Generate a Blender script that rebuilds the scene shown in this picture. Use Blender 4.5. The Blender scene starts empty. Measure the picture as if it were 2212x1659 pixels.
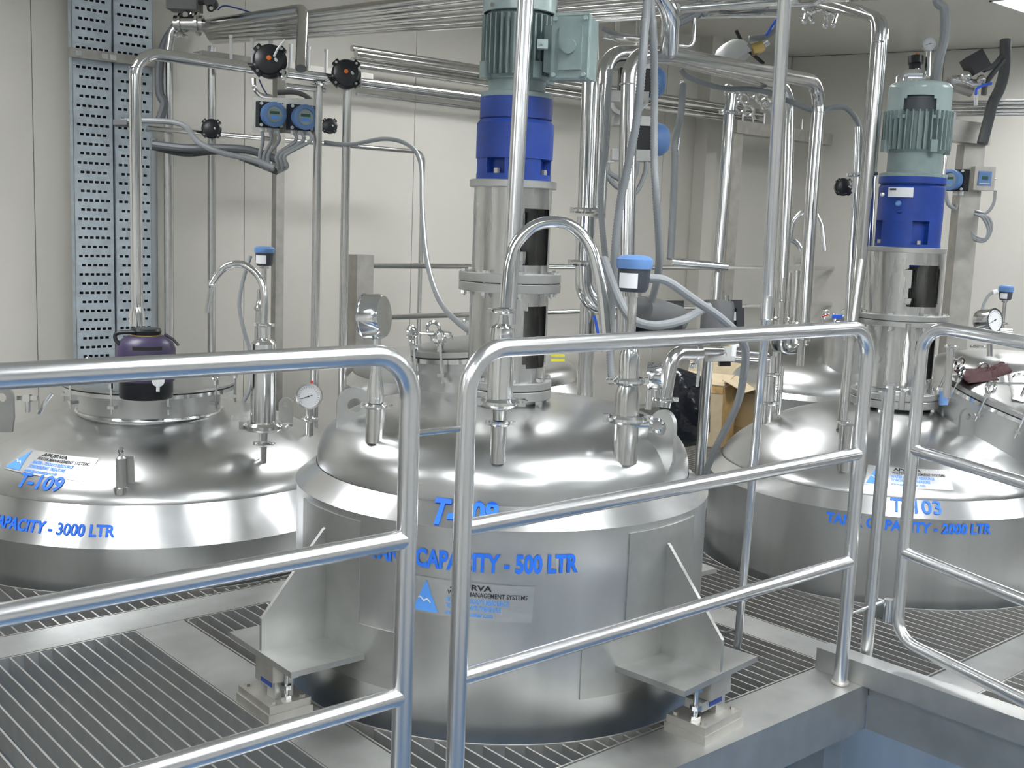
import bpy, math, random
from mathutils import Vector, Matrix
PI = math.pi
rnd = random.Random(7)
scene = bpy.context.scene
COL = scene.collection
# ------------------------------------------------------------------ camera
CAMH = 1.25
YAW, PIT, ROL, FL = 0.722880, 0.140396, 0.038352, 2436.4
FW = Vector((math.sin(YAW)*math.cos(PIT), math.cos(YAW)*math.cos(PIT), -math.sin(PIT)))
_r0 = FW.cross(Vector((0, 0, 1))).normalized(); _u0 = _r0.cross(FW)
RT = math.cos(ROL)*_r0+math.sin(ROL)*_u0
UP = -math.sin(ROL)*_r0+math.cos(ROL)*_u0
CP = Vector((0, 0, CAMH))
cam = bpy.data.cameras.new('camera'); camo = bpy.data.objects.new('camera', cam); COL.objects.link(camo)
cam.sensor_fit = 'HORIZONTAL'; cam.sensor_width = 36; cam.lens = FL*36/2212; cam.clip_start = .05; cam.clip_end = 60
camo.matrix_world = Matrix((( RT.x, UP.x, -FW.x, CP.x), (RT.y, UP.y, -FW.y, CP.y), (RT.z, UP.z, -FW.z, CP.z), (0, 0, 0, 1)))
scene.camera = camo
# ------------------------------------------------------------------ world and exposure
w = bpy.data.worlds.new('world'); scene.world = w; w.use_nodes = True
w.node_tree.nodes['Background'].inputs[0].default_value = (.8, .88, 1, 1); w.node_tree.nodes['Background'].inputs[1].default_value = .05
vs = scene.view_settings
vs.view_transform = 'Standard'; vs.look = 'None'; vs.exposure = 0.42; vs.gamma = 1; vs.use_curve_mapping = False
LIGHT = 24.0     # radiance of the ceiling luminaires
# ------------------------------------------------------------------ placing by sight line
def ray(x, y): return (x-1106)*RT-(y-829.5)*UP+FL*FW
def at(x, y, **k):
    d = ray(x, y); a, v = list(k.items())[0]
    if a == 'X': return CP+d*(v/d.x)
    if a == 'Y': return CP+d*(v/d.y)
    if a == 'Z': return CP+d*((v-CAMH)/d.z)
    return CP+d*(v/FL)                       # D: depth along the view
def depth(p): return (Vector(p)-CP).dot(FW)
def pxy(p):
    v = Vector(p)-CP; d = v.dot(FW)
    return 1106+v.dot(RT)/d*FL, 829.5-v.dot(UP)/d*FL
def zat(x, y, py):                           # height over (x, y) that is seen at picture row py
    a, b = -2.5, 3.5
    for _ in range(40):
        m = (a+b)/2
        if pxy((x, y, m))[1] > py: a = m
        else: b = m
    return (a+b)/2
# ------------------------------------------------------------------ materials
MATS = {}
def mat(name, col, rough=.5, metal=0., bump=None, emit=0, spec=None, var=0, vscale=6, streak=None, dent=None, trans=0):
    m = bpy.data.materials.new(name); m.use_nodes = True; nt = m.node_tree; N = nt.nodes; L = nt.links
    b = N['Principled BSDF']; b.inputs['Base Color'].default_value = (*col, 1)
    b.inputs['Roughness'].default_value = rough; b.inputs['Metallic'].default_value = metal
    if spec is not None: b.inputs['Specular IOR Level'].default_value = spec
    if trans: b.inputs['Transmission Weight'].default_value = trans
    if emit: b.inputs['Emission Color'].default_value = (*col, 1); b.inputs['Emission Strength'].default_value = emit
    tc = N.new('ShaderNodeTexCoord')
    def noise(scale, vec=(1, 1, 1), det=3):
        mp = N.new('ShaderNodeMapping'); mp.inputs['Scale'].default_value = vec
        g = N.new('ShaderNodeNewGeometry'); L.new(g.outputs['Position'], mp.inputs[0])
        n = N.new('ShaderNodeTexNoise'); n.inputs['Scale'].default_value = scale; n.inputs['Detail'].default_value = det
        L.new(mp.outputs[0], n.inputs['Vector']); return n
    if var or streak:
        n = noise(vscale) if not streak else noise(streak[0], streak[1], 4)
        r = N.new('ShaderNodeMapRange'); r.inputs['From Min'].default_value = .3; r.inputs['From Max'].default_value = .7
        a = var or .1
        r.inputs['To Min'].default_value = 1-a; r.inputs['To Max'].default_value = 1+a
        L.new(n.outputs[0], r.inputs[0])
        mx = N.new('ShaderNodeMix'); mx.data_type = 'RGBA'; mx.blend_type = 'MULTIPLY'; mx.inputs[0].default_value = 1
        mx.inputs[6].default_value = (*col, 1); L.new(r.outputs[0], mx.inputs[7]); L.new(mx.outputs[2], b.inputs['Base Color'])
        if metal and streak:
            r2 = N.new('ShaderNodeMapRange'); r2.inputs['To Min'].default_value = max(.04, rough-.08); r2.inputs['To Max'].default_value = rough+.1
            L.new(n.outputs[0], r2.inputs[0]); L.new(r2.outputs[0], b.inputs['Roughness'])
    last = None
    for bs in ([bump] if bump else [])+([dent] if dent else []):
        n = noise(bs[0], bs[2] if len(bs) > 2 else (1, 1, 1), 2)
        bp = N.new('ShaderNodeBump'); bp.inputs['Strength'].default_value = 1; bp.inputs['Distance'].default_value = bs[1]
        L.new(n.outputs[0], bp.inputs['Height'])
        if last: L.new(last.outputs[0], bp.inputs['Normal'])
        last = bp
    if last: L.new(last.outputs[0], b.inputs['Normal'])
    MATS[name] = m; return m
ST = (.62, .63, .63)
mat('steel_shell', ST, .33, 1, var=.07, streak=(9, (1, 1, .12)), dent=(3.0, .003))
mat('steel_dome', (.57, .58, .58), .29, 1, var=.09, vscale=5, dent=(3.2, .004))
mat('steel_skirt', (.80, .81, .82), .24, 1, var=.04, vscale=6, dent=(5, .004))
mat('steel_pipe', (.66, .66, .65), .2, 1, var=.05, vscale=30)
mat('steel_rail', (.80, .81, .82), .25, 1)
mat('steel_bright', (.82, .83, .83), .12, 1, var=.04, vscale=20)
mat('steel_lantern', (.62, .62, .61), .26, 1, var=.08, streak=(26, (1, 1, .08)))
mat('steel_plate', (.47, .48, .47), .42, .9, var=.10, vscale=9, bump=(120, .0002))
mat('steel_bar', (.50, .50, .48), .42, .85, var=.06, vscale=20)
mat('steel_dull', (.46, .45, .42), .5, .85, var=.12, vscale=14)
mat('galvanised', (.52, .60, .66), .45, .55, var=.10, vscale=25)
mat('wall_paint', (.60, .585, .54), .45, var=.015, vscale=2)
mat('ceiling_paint', (.66, .64, .57), .5, var=.015, vscale=2)
mat('joint', (.40, .39, .35), .7)
mat('floor_blue', (.07, .135, .24), .35, var=.12, vscale=3)
mat('blue_paint', (.010, .045, .27), .4, var=.12, vscale=18, bump=(90, .0004))
mat('green_paint', (.22, .29, .285), .42, var=.08, vscale=22, bump=(110, .0003))
mat('green_light', (.36, .45, .44), .25, var=.03)
mat('black_plastic', (.012, .014, .018), .35, var=.1)
mat('dark_plastic', (.05, .06, .075), .45)  # also colours the sheet that stands in for shade behind the trays
mat('gray_plastic', (.12, .125, .13), .55, var=.06)
mat('cable_gray', (.11, .12, .135), .45, var=.08)
mat('cable_dark', (.07, .075, .08), .5)
mat('hose_gray', (.26, .28, .295), .4)
mat('cap_blue', (.12, .24, .50), .4)
mat('decal_blue', (.02, .17, .80), .5)
mat('decal_light', (.10, .33, .85), .5)
mat('decal_black', (.02, .02, .025), .5)
mat('decal_white', (.8, .82, .84), .5)
mat('film', (.66, .67, .68), .40, 1)
mat('white_plastic', (.72, .74, .74), .4)
mat('white_dial', (.78, .80, .82), .35)
mat('display', (.30, .36, .36), .3)
mat('display_green', (.02, .10, .06), .4)
mat('orange', (.70, .16, .02), .5)
mat('red', (.6, .03, .03), .5)
mat('yellow', (.75, .72, .05), .5)
mat('brass', (.60, .44, .16), .3, 1)
mat('cardboard', (.52, .43, .29), .8, var=.08, vscale=20)
mat('tape', (.52, .34, .14), .35, var=.25, vscale=16)
mat('black_bag', (.008, .010, .016), .22, bump=(18, .01))
mat('purple', (.052, .04, .10), .4, var=.1)
mat('maroon', (.055, .018, .022), .85, bump=(60, .003))
mat('white_cloth', (.85, .86, .86), .7, bump=(12, .01))
mat('blue_tube', (.03, .13, .75), .35)
mat('tube_navy', (.02, .04, .20), .4)
mat('rust', (.30, .17, .06), .7, var=.3, vscale=30)
mat('glass_dark', (.02, .03, .03), .1)
mat('lamp', (1, 1, 1), .5, emit=LIGHT)
mat('tank_dark', (.25, .25, .25), .4, 1)
# ------------------------------------------------------------------ mesh builder
class MB:
    def __init__(s): s.v = []; s.f = []; s.m = Matrix.Identity(4)
    def add(s, vs, fs):
        k = len(s.v); s.v += [s.m @ Vector(v) for v in vs]; s.f += [tuple(i+k for i in f) for f in fs]; return s
    def box(s, a, b, rot=None):
        x0, y0, z0 = a; x1, y1, z1 = b
        vs = [Vector(p) for p in ((x0, y0, z0), (x1, y0, z0), (x1, y1, z0), (x0, y1, z0), (x0, y0, z1), (x1, y0, z1), (x1, y1, z1), (x0, y1, z1))]
        return s.add(vs, [(0, 3, 2, 1), (4, 5, 6, 7), (0, 1, 5, 4), (1, 2, 6, 5), (2, 3, 7, 6), (3, 0, 4, 7)])
    def obox(s, c, ax, ay, az):               # oriented box from centre and half-axis vectors
        c, ax, ay, az = map(Vector, (c, ax, ay, az))
        vs = [c+i*ax+j*ay+k*az for i, j, k in ((-1,-1,-1),(1,-1,-1),(1,1,-1),(-1,1,-1),(-1,-1,1),(1,-1,1),(1,1,1),(-1,1,1))]
        return s.add(vs, [(0, 3, 2, 1), (4, 5, 6, 7), (0, 1, 5, 4), (1, 2, 6, 5), (2, 3, 7, 6), (3, 0, 4, 7)])
    def tube(s, pts, r, n=14, cap=True, rs=None):
        pts = [Vector(p) for p in pts]; pp = [pts[0]]
        for p in pts[1:]:
            if (p-pp[-1]).length > 1e-5: pp.append(p)
        pts = pp; m = len(pts)
        t0 = (pts[1]-pts[0]).normalized(); a = Vector((0, 0, 1)) if abs(t0.z) < .9 else Vector((1, 0, 0))
        u = t0.cross(a).normalized(); vs = []
        for i, p in enumerate(pts):
            if i == 0: t = pts[1]-pts[0]
            elif i == m-1: t = pts[-1]-pts[-2]
            else: t = (pts[i+1]-p).normalized()+(p-pts[i-1]).normalized()
            t = t.normalized() if t.length > 1e-6 else t0
            u = (u-t*u.dot(t)).normalized(); wv = t.cross(u)
            rr = rs[i] if rs else r
            vs += [p+rr*(math.cos(2*PI*k/n)*u+math.sin(2*PI*k/n)*wv) for k in range(n)]
        fs = [(i*n+k, i*n+(k+1) % n, (i+1)*n+(k+1) % n, (i+1)*n+k) for i in range(m-1) for k in range(n)]
        if cap: fs += [tuple(range(n))[::-1], tuple((m-1)*n+k for k in range(n))]
        return s.add(vs, fs)
    def lathe(s, prof, o=(0, 0, 0), ax=(0, 0, 1), n=32, ph=(0, 2*PI)):
        o = Vector(o); ax = Vector(ax).normalized(); a = Vector((1, 0, 0)) if abs(ax.x) < .9 else Vector((0, 1, 0))
        u = (a-ax*a.dot(ax)).normalized(); wv = ax.cross(u); full = abs(ph[1]-ph[0]-2*PI) < 1e-6
        nn = n if full else n+1; vs = []
        for r, z in prof:
            for k in range(nn):
                t = ph[0]+(ph[1]-ph[0])*k/n
                vs.append(o+ax*z+r*(math.cos(t)*u+math.sin(t)*wv))
        fs = []
        for i in range(len(prof)-1):
            if prof[i][0] < 1e-6 and prof[i+1][0] < 1e-6: continue
            for k in range(n):
                q = (i*nn+k, i*nn+(k+1) % nn, (i+1)*nn+(k+1) % nn, (i+1)*nn+k)
                fs.append(q)
        return s.add(vs, fs)
    def cyl(s, a, b, r, n=20, r2=None):
        a = Vector(a); b = Vector(b); L = (b-a).length; r2 = r if r2 is None else r2
        return s.lathe([(0, 0), (r, 0), (r2, L), (0, L)], a, b-a, n)
    def sph(s, c, r, n=12, sz=1):
        return s.lathe([(r*math.sin(PI*i/8), -r*sz*math.cos(PI*i/8)) for i in range(9)], c, (0, 0, 1), n)
    def torus(s, c, ax, R, r, n=20, k=8):
        return s.lathe([(R+r*math.cos(2*PI*i/k), r*math.sin(2*PI*i/k)) for i in range(k+1)], c, ax, n)
    def prism(s, poly, o, u, v, wdir, th):     # polygon in the plane (u, v), thickness th along wdir, centred
        o, u, v, wdir = map(Vector, (o, u, v, wdir)); n = len(poly)
        a = [o+u*p[0]+v*p[1]-wdir*th/2 for p in poly]; b = [p+wdir*th for p in a]
        return s.add(a+b, [tuple(range(n))[::-1], tuple(range(n, 2*n))]+[(i, (i+1) % n, n+(i+1) % n, n+i) for i in range(n)])
    def build(s, name, m, parent=None, base=None, ang=35):
        base = Vector(base) if base is not None else Vector((0, 0, 0))
        me = bpy.data.meshes.new(name); me.from_pydata([v-base for v in s.v], [], s.f)
        me.validate(); me.materials.append(MATS[m])
        bpy_bm = __import__('bmesh'); bm = bpy_bm.new(); bm.from_mesh(me); bpy_bm.ops.remove_doubles(bm, verts=bm.verts, dist=1e-6)
        bpy_bm.ops.recalc_face_normals(bm, faces=bm.faces); bm.to_mesh(me); bm.free()
        me.polygons.foreach_set('use_smooth', [True]*len(me.polygons)); me.set_sharp_from_angle(angle=math.radians(ang))
        o = bpy.data.objects.new(name, me); COL.objects.link(o)
        if parent is not None: o.parent = parent
        else: o.location = base
        return o
def tag(o, label=None, cat=None, group=None, kind=None):
    for k, v in (('label', label), ('category', cat), ('group', group), ('kind', kind)):
        if v: o[k] = v
    return o
class T:                                        # a thing: an Empty at its base with its parts under it
    def __init__(s, name, label, cat, base=(0, 0, 0), group=None, kind=None):
        s.b = Vector(base); s.o = bpy.data.objects.new(name, None); s.o.empty_display_size = .05; COL.objects.link(s.o)
        s.o.location = s.b; tag(s.o, label, cat, group, kind)
    def part(s, name, mb, m, label=None, under=None, kind=None, ang=35):
        p = under if under is not None else s.o
        o = mb.build(name, m, p, s.b, ang); tag(o, label, kind=kind); return o
def solo(name, mb, m, label, cat, group=None, kind=None, ang=35):
    xs = [v.x for v in mb.v]; ys = [v.y for v in mb.v]; zs = [v.z for v in mb.v]
    o = mb.build(name, m, None, ((min(xs)+max(xs))/2, (min(ys)+max(ys))/2, min(zs)), ang)
    return tag(o, label, cat, group, kind)
def fil(pts, rf, k=7):                          # polyline with rounded corners
    pts = [Vector(p) for p in pts]; out = [pts[0]]
    for i in range(1, len(pts)-1):
        a, p, b = pts[i-1], pts[i], pts[i+1]; da = (a-p); db = (b-p)
        c = da.normalized().dot(db.normalized()); c = max(-.9999, min(.9999, c)); half = math.acos(c)/2
        t = min(rf/math.tan(half), da.length*.49, db.length*.49); r = t*math.tan(half)
        da.normalize(); db.normalize(); bis = (da+db)
        if bis.length < 1e-4: out.append(p); continue
        bis.normalize(); cen = p+bis*(r/math.sin(half)); s0 = p+da*t-cen; s1 = p+db*t-cen
        w0 = s0.angle(s1)
        for j in range(k+1):
            f = j/k; out.append(cen+(math.sin((1-f)*w0)*s0+math.sin(f*w0)*s1)/max(1e-6, math.sin(w0)))
    out.append(pts[-1]); return out
def cr(pts, k=8):                               # Catmull-Rom through the points
    p = [Vector(q) for q in pts]; p = [2*p[0]-p[1]]+p+[2*p[-1]-p[-2]]; out = []
    for i in range(1, len(p)-2):
        for j in range(k):
            t = j/k
            out.append(.5*((2*p[i])+(-p[i-1]+p[i+1])*t+(2*p[i-1]-5*p[i]+4*p[i+1]-p[i+2])*t*t+(-p[i-1]+3*p[i]-3*p[i+1]+p[i+2])*t**3))
    out.append(p[-2]); return out
def A(*spec):                                   # list of (px, py, depth) -> points
    return [at(x, y, D=d) for x, y, d in spec]
def clamp(t, c, ax, r, side=None, name='clamp', under=None):
    """tri-clamp ring with hinge bolt and wing nut"""
    mb = MB(); c = Vector(c); ax = Vector(ax).normalized(); h = max(r*.75, .011)
    mb.lathe([(r*.8, -h*.4), (r*1.3, -h*.4), (r*1.5, -h*.15), (r*1.5, h*.15), (r*1.3, h*.4), (r*.8, h*.4), (r*.8, -h*.4)], c, ax, 24)
    sd = Vector(side) if side is not None else RT.copy(); sd = (sd-ax*sd.dot(ax)).normalized(); tg = ax.cross(sd)
    mb.obox(c+sd*r*1.65, sd*r*.28, tg*r*.22, ax*h*.35)
    mb.cyl(c+sd*r*1.75-tg*r*.7, c+sd*r*1.75+tg*r*.5, r*.11, 8)
    mb.obox(c+sd*r*1.75+tg*r*.75, sd*r*.34, tg*r*.2, ax*r*.08)
    mb.obox(c-sd*r*1.55, sd*r*.2, tg*r*.25, ax*h*.4)
    return t.part(name, mb, 'steel_bright', under=under)
def upto(pts):                                   # ends that leave the picture at the top go on to the ceiling
    pts = [Vector(p) for p in pts]
    for i in (0, -1):
        p = pts[i]
        if pxy(p)[1] < -8 and p.z < ZC-.03:
            q = Vector((p.x, p.y, ZC+.01)); pts = [q]+pts if i == 0 else pts+[q]
    return pts
def pipe(label, pts, r, rf=.06, m='steel_pipe', name='steel_pipe', clamps=(), group=None, cat='pipe', n=16, welds=()):
    p = fil(upto(pts), rf); t = T(name, label, cat, p[0] if p[0].z < p[-1].z else p[-1], group)
    t.part('tube', MB().tube(p, r, n), m)
    for c, ax in clamps: clamp(t, c, ax, r*1.05)
    for c, ax in welds: t.part('weld_ring', MB().torus(c, ax, r, r*.10, 18, 6), 'steel_bright')
    return t
def cable(label, pts, r, m='cable_gray', name='cable', cat='cable', group=None, k=8):
    return solo(name, MB().tube(cr(upto(pts), k), r, 10), m, label, cat, group)
def stack_prof(x, y, prof):                     # profile measured in the photograph: (row, half width px) -> (r, z)
    out = []
    for py, hw in prof:
        z = zat(x, y, py); out.append((hw*depth((x, y, z))/FL, z))
    return out
def stk(mb, x, y, prof, n=32, close=True):
    pr = stack_prof(x, y, prof)
    if close: pr = [(0, pr[0][1])]+pr+[(0, pr[-1][1])]
    return mb.lathe(pr, (x, y, 0), (0, 0, 1), n)
# ================================================================== SETTING
ZC = 2.71; YW = 5.75; XC = 8.02; ZF = -2.2; SL = -.311
def rwx(y): return XC+(y-YW)*SL
def quad(name, ps, m, kind='structure', label=None, th=None):
    o = MB().add(ps, [(0, 1, 2, 3)]).build(name, m); tag(o, label, kind=kind); return o
floor = quad('floor', [(-4, -4, ZF), (12, -4, ZF), (12, 6, ZF), (-4, 6, ZF)], 'floor_blue')
wl = quad('wall_left', [(-4, -4, ZF), (-4, 5.8, ZF), (-4, 5.8, ZC), (-4, -4, ZC)], 'wall_paint')
wf = quad('wall_front', [(-4, -4, ZF), (12, -4, ZF), (12, -4, ZC), (-4, -4, ZC)], 'wall_paint')
# back wall of insulated panels, joints recessed
wb = quad('wall_back', [(-4, YW+.012, ZF), (XC+.1, YW+.012, ZF), (XC+.1, YW+.012, ZC), (-4, YW+.012, ZC)], 'joint')
jx = [at(72, 300, Y=YW).x, at(528, 400, Y=YW).x, at(935, 400, Y=YW).x]
js = [-4, -2.6, -1.2, -.2, .9, jx[0], jx[1]]
x = jx[1]
while x+1.15 < XC-.4: x += 1.15; js.append(x)
js.append(XC)
for a, b in zip(js[:-1], js[1:]):
    MB().box((a+.002, YW, ZF), (b-.002, YW+.01, ZC)).build('wall_panel', 'wall_paint', wb)
wr = quad('wall_right', [(rwx(6)+.02, 6, ZF), (rwx(-4)+.02, -4, ZF), (rwx(-4)+.02, -4, ZC), (rwx(6)+.02, 6, ZC)], 'joint')
yy = YW
while yy > -4:
    y2 = max(-4, yy-1.15); a = Vector((rwx(yy-.003), yy-.003, 0)); b = Vector((rwx(y2+.003), y2+.003, 0)); e = Vector((.01, 0, 0))
    MB().add([a+Vector((0, 0, ZF)), b+Vector((0, 0, ZF)), b+Vector((0, 0, ZC-.006)), a+Vector((0, 0, ZC-.006)), a+e+Vector((0, 0, ZF)), b+e+Vector((0, 0, ZF)), b+e+Vector((0, 0, ZC-.006)), a+e+Vector((0, 0, ZC-.006))],
             [(0, 1, 2, 3), (4, 7, 6, 5), (0, 4, 5, 1), (3, 2, 6, 7), (0, 3, 7, 4), (1, 5, 6, 2)]).build('wall_panel', 'wall_paint', wr)
    yy = y2
# structural boxing columns on the back wall (the darker vertical strips)
for px in (765, 1528):
    xx = at(px, 400, Y=YW-.1).x
    tag(MB().box((xx-.06, YW-.12, ZF), (xx+.06, YW, ZC)).build('trim_%d' % (1 if px < 1000 else 2), 'wall_paint'), kind='structure') if px > 1000 else None
# luminaires
lum = [(7.45, 3.22), (4.2, 4.3), (.6, 4.3), (-2.6, 3.2), (2.3, .9), (5.6, .9), (-1.0, .9), (.3, -1.6), (3.6, -1.6), (6.9, -1.6), (-2.6, -1.6), (2.3, -.35), (5.6, -.35), (-1.0, -.35)]  # the middle row at the end is added to brighten the steel
LL = ['rectangular ceiling light lit white at the upper right corner', 'ceiling light above the far tanks', 'ceiling light above the left tank', 'ceiling light by the left wall',
      'ceiling light above the middle tank', 'ceiling light above the right tank', 'ceiling light left of the front railing', 'ceiling light behind the camera, left of centre', 'ceiling light behind the camera, right of centre', 'ceiling light far right behind the camera', 'ceiling light far left behind the camera', 'added fill light above the camera, middle row', 'added fill light of the middle row, far right', 'added fill light of the middle row, left']
HX, HY, RC = .6, .28, .20
xs_ = sorted({-4, 12} | {x+e for x, y in lum for e in (-HX, HX)}); ys_ = sorted({-4, 6} | {y+e for x, y in lum for e in (-HY, HY)})
cm = MB()
for xa_, xb_ in zip(xs_[:-1], xs_[1:]):
    for ya_, yb_ in zip(ys_[:-1], ys_[1:]):
        mx_, my_ = (xa_+xb_)/2, (ya_+yb_)/2
        if any(abs(mx_-x) < HX and abs(my_-y) < HY for x, y in lum): continue
        cm.add([(xa_, ya_, ZC), (xb_, ya_, ZC), (xb_, yb_, ZC), (xa_, yb_, ZC)], [(0, 1, 2, 3)])
ceil = tag(cm.build('ceiling', 'ceiling_paint'), kind='structure')
for (x, y), lb in zip(lum, LL):
    t = T('ceiling_light', lb, 'ceiling light', (x, y, ZC), 'ceiling lights')
    hx, hy = HX, HY
    t.part('frame', MB().box((x-hx, y-hy, ZC-.006), (x-hx+.015, y+hy, ZC+RC)).box((x+hx-.015, y-hy, ZC-.006), (x+hx, y+hy, ZC+RC)).box((x-hx, y-hy, ZC-.006), (x+hx, y-hy+.015, ZC+RC)).box((x-hx, y+hy-.015, ZC-.006), (x+hx, y+hy, ZC+RC)), 'white_plastic')
    t.part('diffuser', MB().box((x-hx+.015, y-hy+.015, ZC+RC-.02), (x+hx-.015, y+hy-.015, ZC+RC)), 'lamp')
# ------------------------------------------------------------------ platform beams
def beam(a, b, label, m='steel_plate'):
    return solo('platform_beam', MB().box(a, b), m, label, 'beam')
beam((-1.6, 1.60, -.135), (2.804, 1.76, 0), 'wide steel platform edge beam under the front railing, weighing feet on it')
beam((1.322, 1.762, -.135), (1.475, 3.168, 0), 'flat steel beam under the left weighing foot of the middle tank')
beam((2.842, 1.762, -.135), (2.98, 3.168, 0), 'flat steel beam crossing the gratings between middle and right tank')
beam((-1.6, 3.17, -.135), (5.3, 3.33, 0), 'long steel beam between left tank and front gratings')
beam((2.842, 1.38, -.135), (8.2, 1.52, -.002), 'flat steel beam across the gratings at the right frame edge')
t = T('platform_kerb', 'brushed steel kerb channel under the gate at lower right', 'beam', (2.80, 0, 0))
t.part('kerb_box', MB().box((2.77, -2.2, .0005), (2.838, 1.755, .066)), 'steel_plate')
t.part('side_beam', MB().box((2.806, -2.2, -.135), (2.838, 1.598, -.010)), 'steel_plate')
beam((-1.6, 5.30, -.135), (7.9, 5.42, 0), 'steel platform edge beam in front of the back wall')
beam((-1.6, 1.762, -.135), (-1.46, 5.29, 0), 'steel platform edge beam at the far left')
# supporting columns below
for (x, y), lb in zip([(2.70, 1.68), (2.91, 3.25), (1.40, 3.25), (-1.5, 1.68), (2.91, 5.2), (-1.5, 5.2)], ['below the front corner', 'below the middle of the long beam', 'below the left weighing foot beam', 'at the front left', 'by the back wall right', 'by the back wall left']):
    solo('platform_column', MB().box((x-.05, y-.05, ZF), (x+.05, y+.05, -.136)), 'steel_plate', 'square steel column carrying the platform '+lb, 'column')
# ------------------------------------------------------------------ gratings
C5 = Vector((2.12, 2.43)); C3 = Vector((4.04, 2.34)); C9 = Vector((1.87, 4.2)); C4 = Vector((6.28, 4.05)); C6 = Vector((3.55, 4.38))
_bar = {}
def grating(label, x0, x1, y0, y1, hole=None, custom=None, pitch=.04, cap=True):
    t = T('floor_grating', label, 'grating', (x0, y0, 0), 'bar gratings of the platform')
    fr = MB(); th = .005; dz = .052
    for a, b in (((x0, y0), (x1, y0+th)), ((x0, y1-th), (x1, y1)), ((x0, y0), (x0+th, y1)), ((x1-th, y0), (x1, y1))):
        fr.box((a[0], a[1], -dz), (b[0], b[1], 0))
    t.part('border_frame', fr, 'steel_bar')
    if hole:
        c, R = hole
        t.part('collar_ring', MB().lathe([(R, -.055), (R+.005, -.055), (R+.005, .003), (R, .003), (R, -.055)], (c.x, c.y, 0), (0, 0, 1), 96), 'steel_bar')
    x = x0+pitch; cnt = 0
    while x < x1-.012:
        segs = [(y0+th, y1-th)]
        if custom: segs = custom(x, segs)
        if hole and abs(x-c.x) < R+.005:
            h = math.sqrt(max(0, (R+.005)**2-(x-c.x)**2)); n2 = []
            for a, b in segs:
                if c.y-h > a: n2.append((a, min(b, c.y-h)))
                if c.y+h < b: n2.append((max(a, c.y+h), b))
            segs = n2
        for a, b in segs:
            if b-a < .01: continue
            k = round(b-a, 3)
            if k not in _bar:
                o = MB().box((-.0025, 0, -.05), (.0025, k, -.001)).build('bar', 'steel_bar', t.o); _bar[k] = o.data
            else:
                o = bpy.data.objects.new('bar', _bar[k]); COL.objects.link(o); o.parent = t.o
            o.location = (x-x0, a-y0, 0); cnt += 1
        x += pitch
    return t
grating('steel bar grating at the lower left behind the front railing', .28, 1.32, 1.765, 3.165)
grating('steel bar grating off to the far left', -1.45, .275, 1.765, 3.165)
grating('steel bar grating round the middle 500 litre tank', 1.48, 2.838, 1.765, 3.165, (C5, .642))
grating('steel bar grating round the right 2000 litre tank', 2.985, 5.3, 1.525, 3.165, (C3, .712))
grating('narrow strip of bar grating beside the kerb behind the gate', 2.842, 2.98, 1.525, 1.758)
grating('steel bar grating at the lower right corner of the picture', 2.842, 5.3, .0, 1.376)
grating('steel bar grating round the left 3000 litre tank', .28, 2.84, 3.335, 5.295, (C9, .835))
grating('steel bar grating far left behind the long beam', -1.45, .275, 3.335, 5.295)
grating('steel bar grating between the far tanks, under the cardboard box', 2.845, 5.3, 3.335, 5.295, (C6, .62))
grating('steel bar grating at the far right behind the right tank', 5.305, 7.55, 1.525, 3.165)
grating('steel bar grating under the far right tank', 5.305, 7.6, 3.17, 5.295, (C4, .89))
# ================================================================== FRONT RAILINGS
YR = 1.649; Z1, Z2, Z3 = 1.012, .664, .358
def hz(x0, x1, z, r, y=YR): return MB().tube([(x0, y, z), (x1, y, z)], r, 20)
t = T('front_railing', 'steel tube railing at the left, running out of the picture', 'railing', (1.205, YR, 0))
t.part('top_rail', MB().tube(fil([(-1.5, YR, 0), (-1.5, YR, Z1), (1.208, YR, Z1), (1.208, YR, .001)], .085, 9), .0195, 24), 'steel_rail')
t.part('middle_rail', hz(-1.5, 1.2, Z2, .0185), 'steel_rail'); t.part('lower_rail', hz(-1.5, 1.2, Z3, .0185), 'steel_rail')
t.part('link_rod', MB().tube([(1.212, YR, .862), (1.345, YR, .862)], .006, 10), 'steel_bright')
t = T('front_railing', 'steel tube railing in the middle, between the two bent posts', 'railing', (1.35, YR, 0))
t.part('top_rail', MB().tube(fil([(1.342, YR, .001), (1.342, YR, Z1), (2.735, YR, Z1), (2.735, YR, .001)], .085, 9), .0188, 24), 'steel_rail')
t.part('middle_rail', hz(1.35, 2.725, Z2, .0175), 'steel_rail'); t.part('lower_rail', hz(1.35, 2.725, Z3, .0175), 'steel_rail')
t.part('base_weld', MB().torus((2.735, YR, .004), (0, 0, 1), .021, .005), 'steel_dull')
# gate post
PG = Vector((2.868, 1.652))
t = T('gate_post', 'short steel post behind the kerb that carries the gate hinge', 'post', (PG.x, PG.y, .066))
t.part('tube', MB().tube([(PG.x, PG.y, -.03), (PG.x, PG.y, .845)], .0185, 20), 'steel_rail')
t.part('link_rod', MB().tube([(2.735, YR, .845), (PG.x+.05, PG.y, .828)], .007, 10), 'steel_bright')
t.part('link_rod', MB().tube([(2.74, YR, .20), (PG.x-.01, PG.y, .20)], .005, 10), 'steel_bright')
t.part('hinge', MB().cyl((PG.x+.005, PG.y-.052, .17), (PG.x+.005, PG.y-.052, .235), .013, 16).obox((PG.x+.002, PG.y-.03, .20), (.006, 0, 0), (0, .02, 0), (0, 0, .028)), 'steel_bright')
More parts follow.
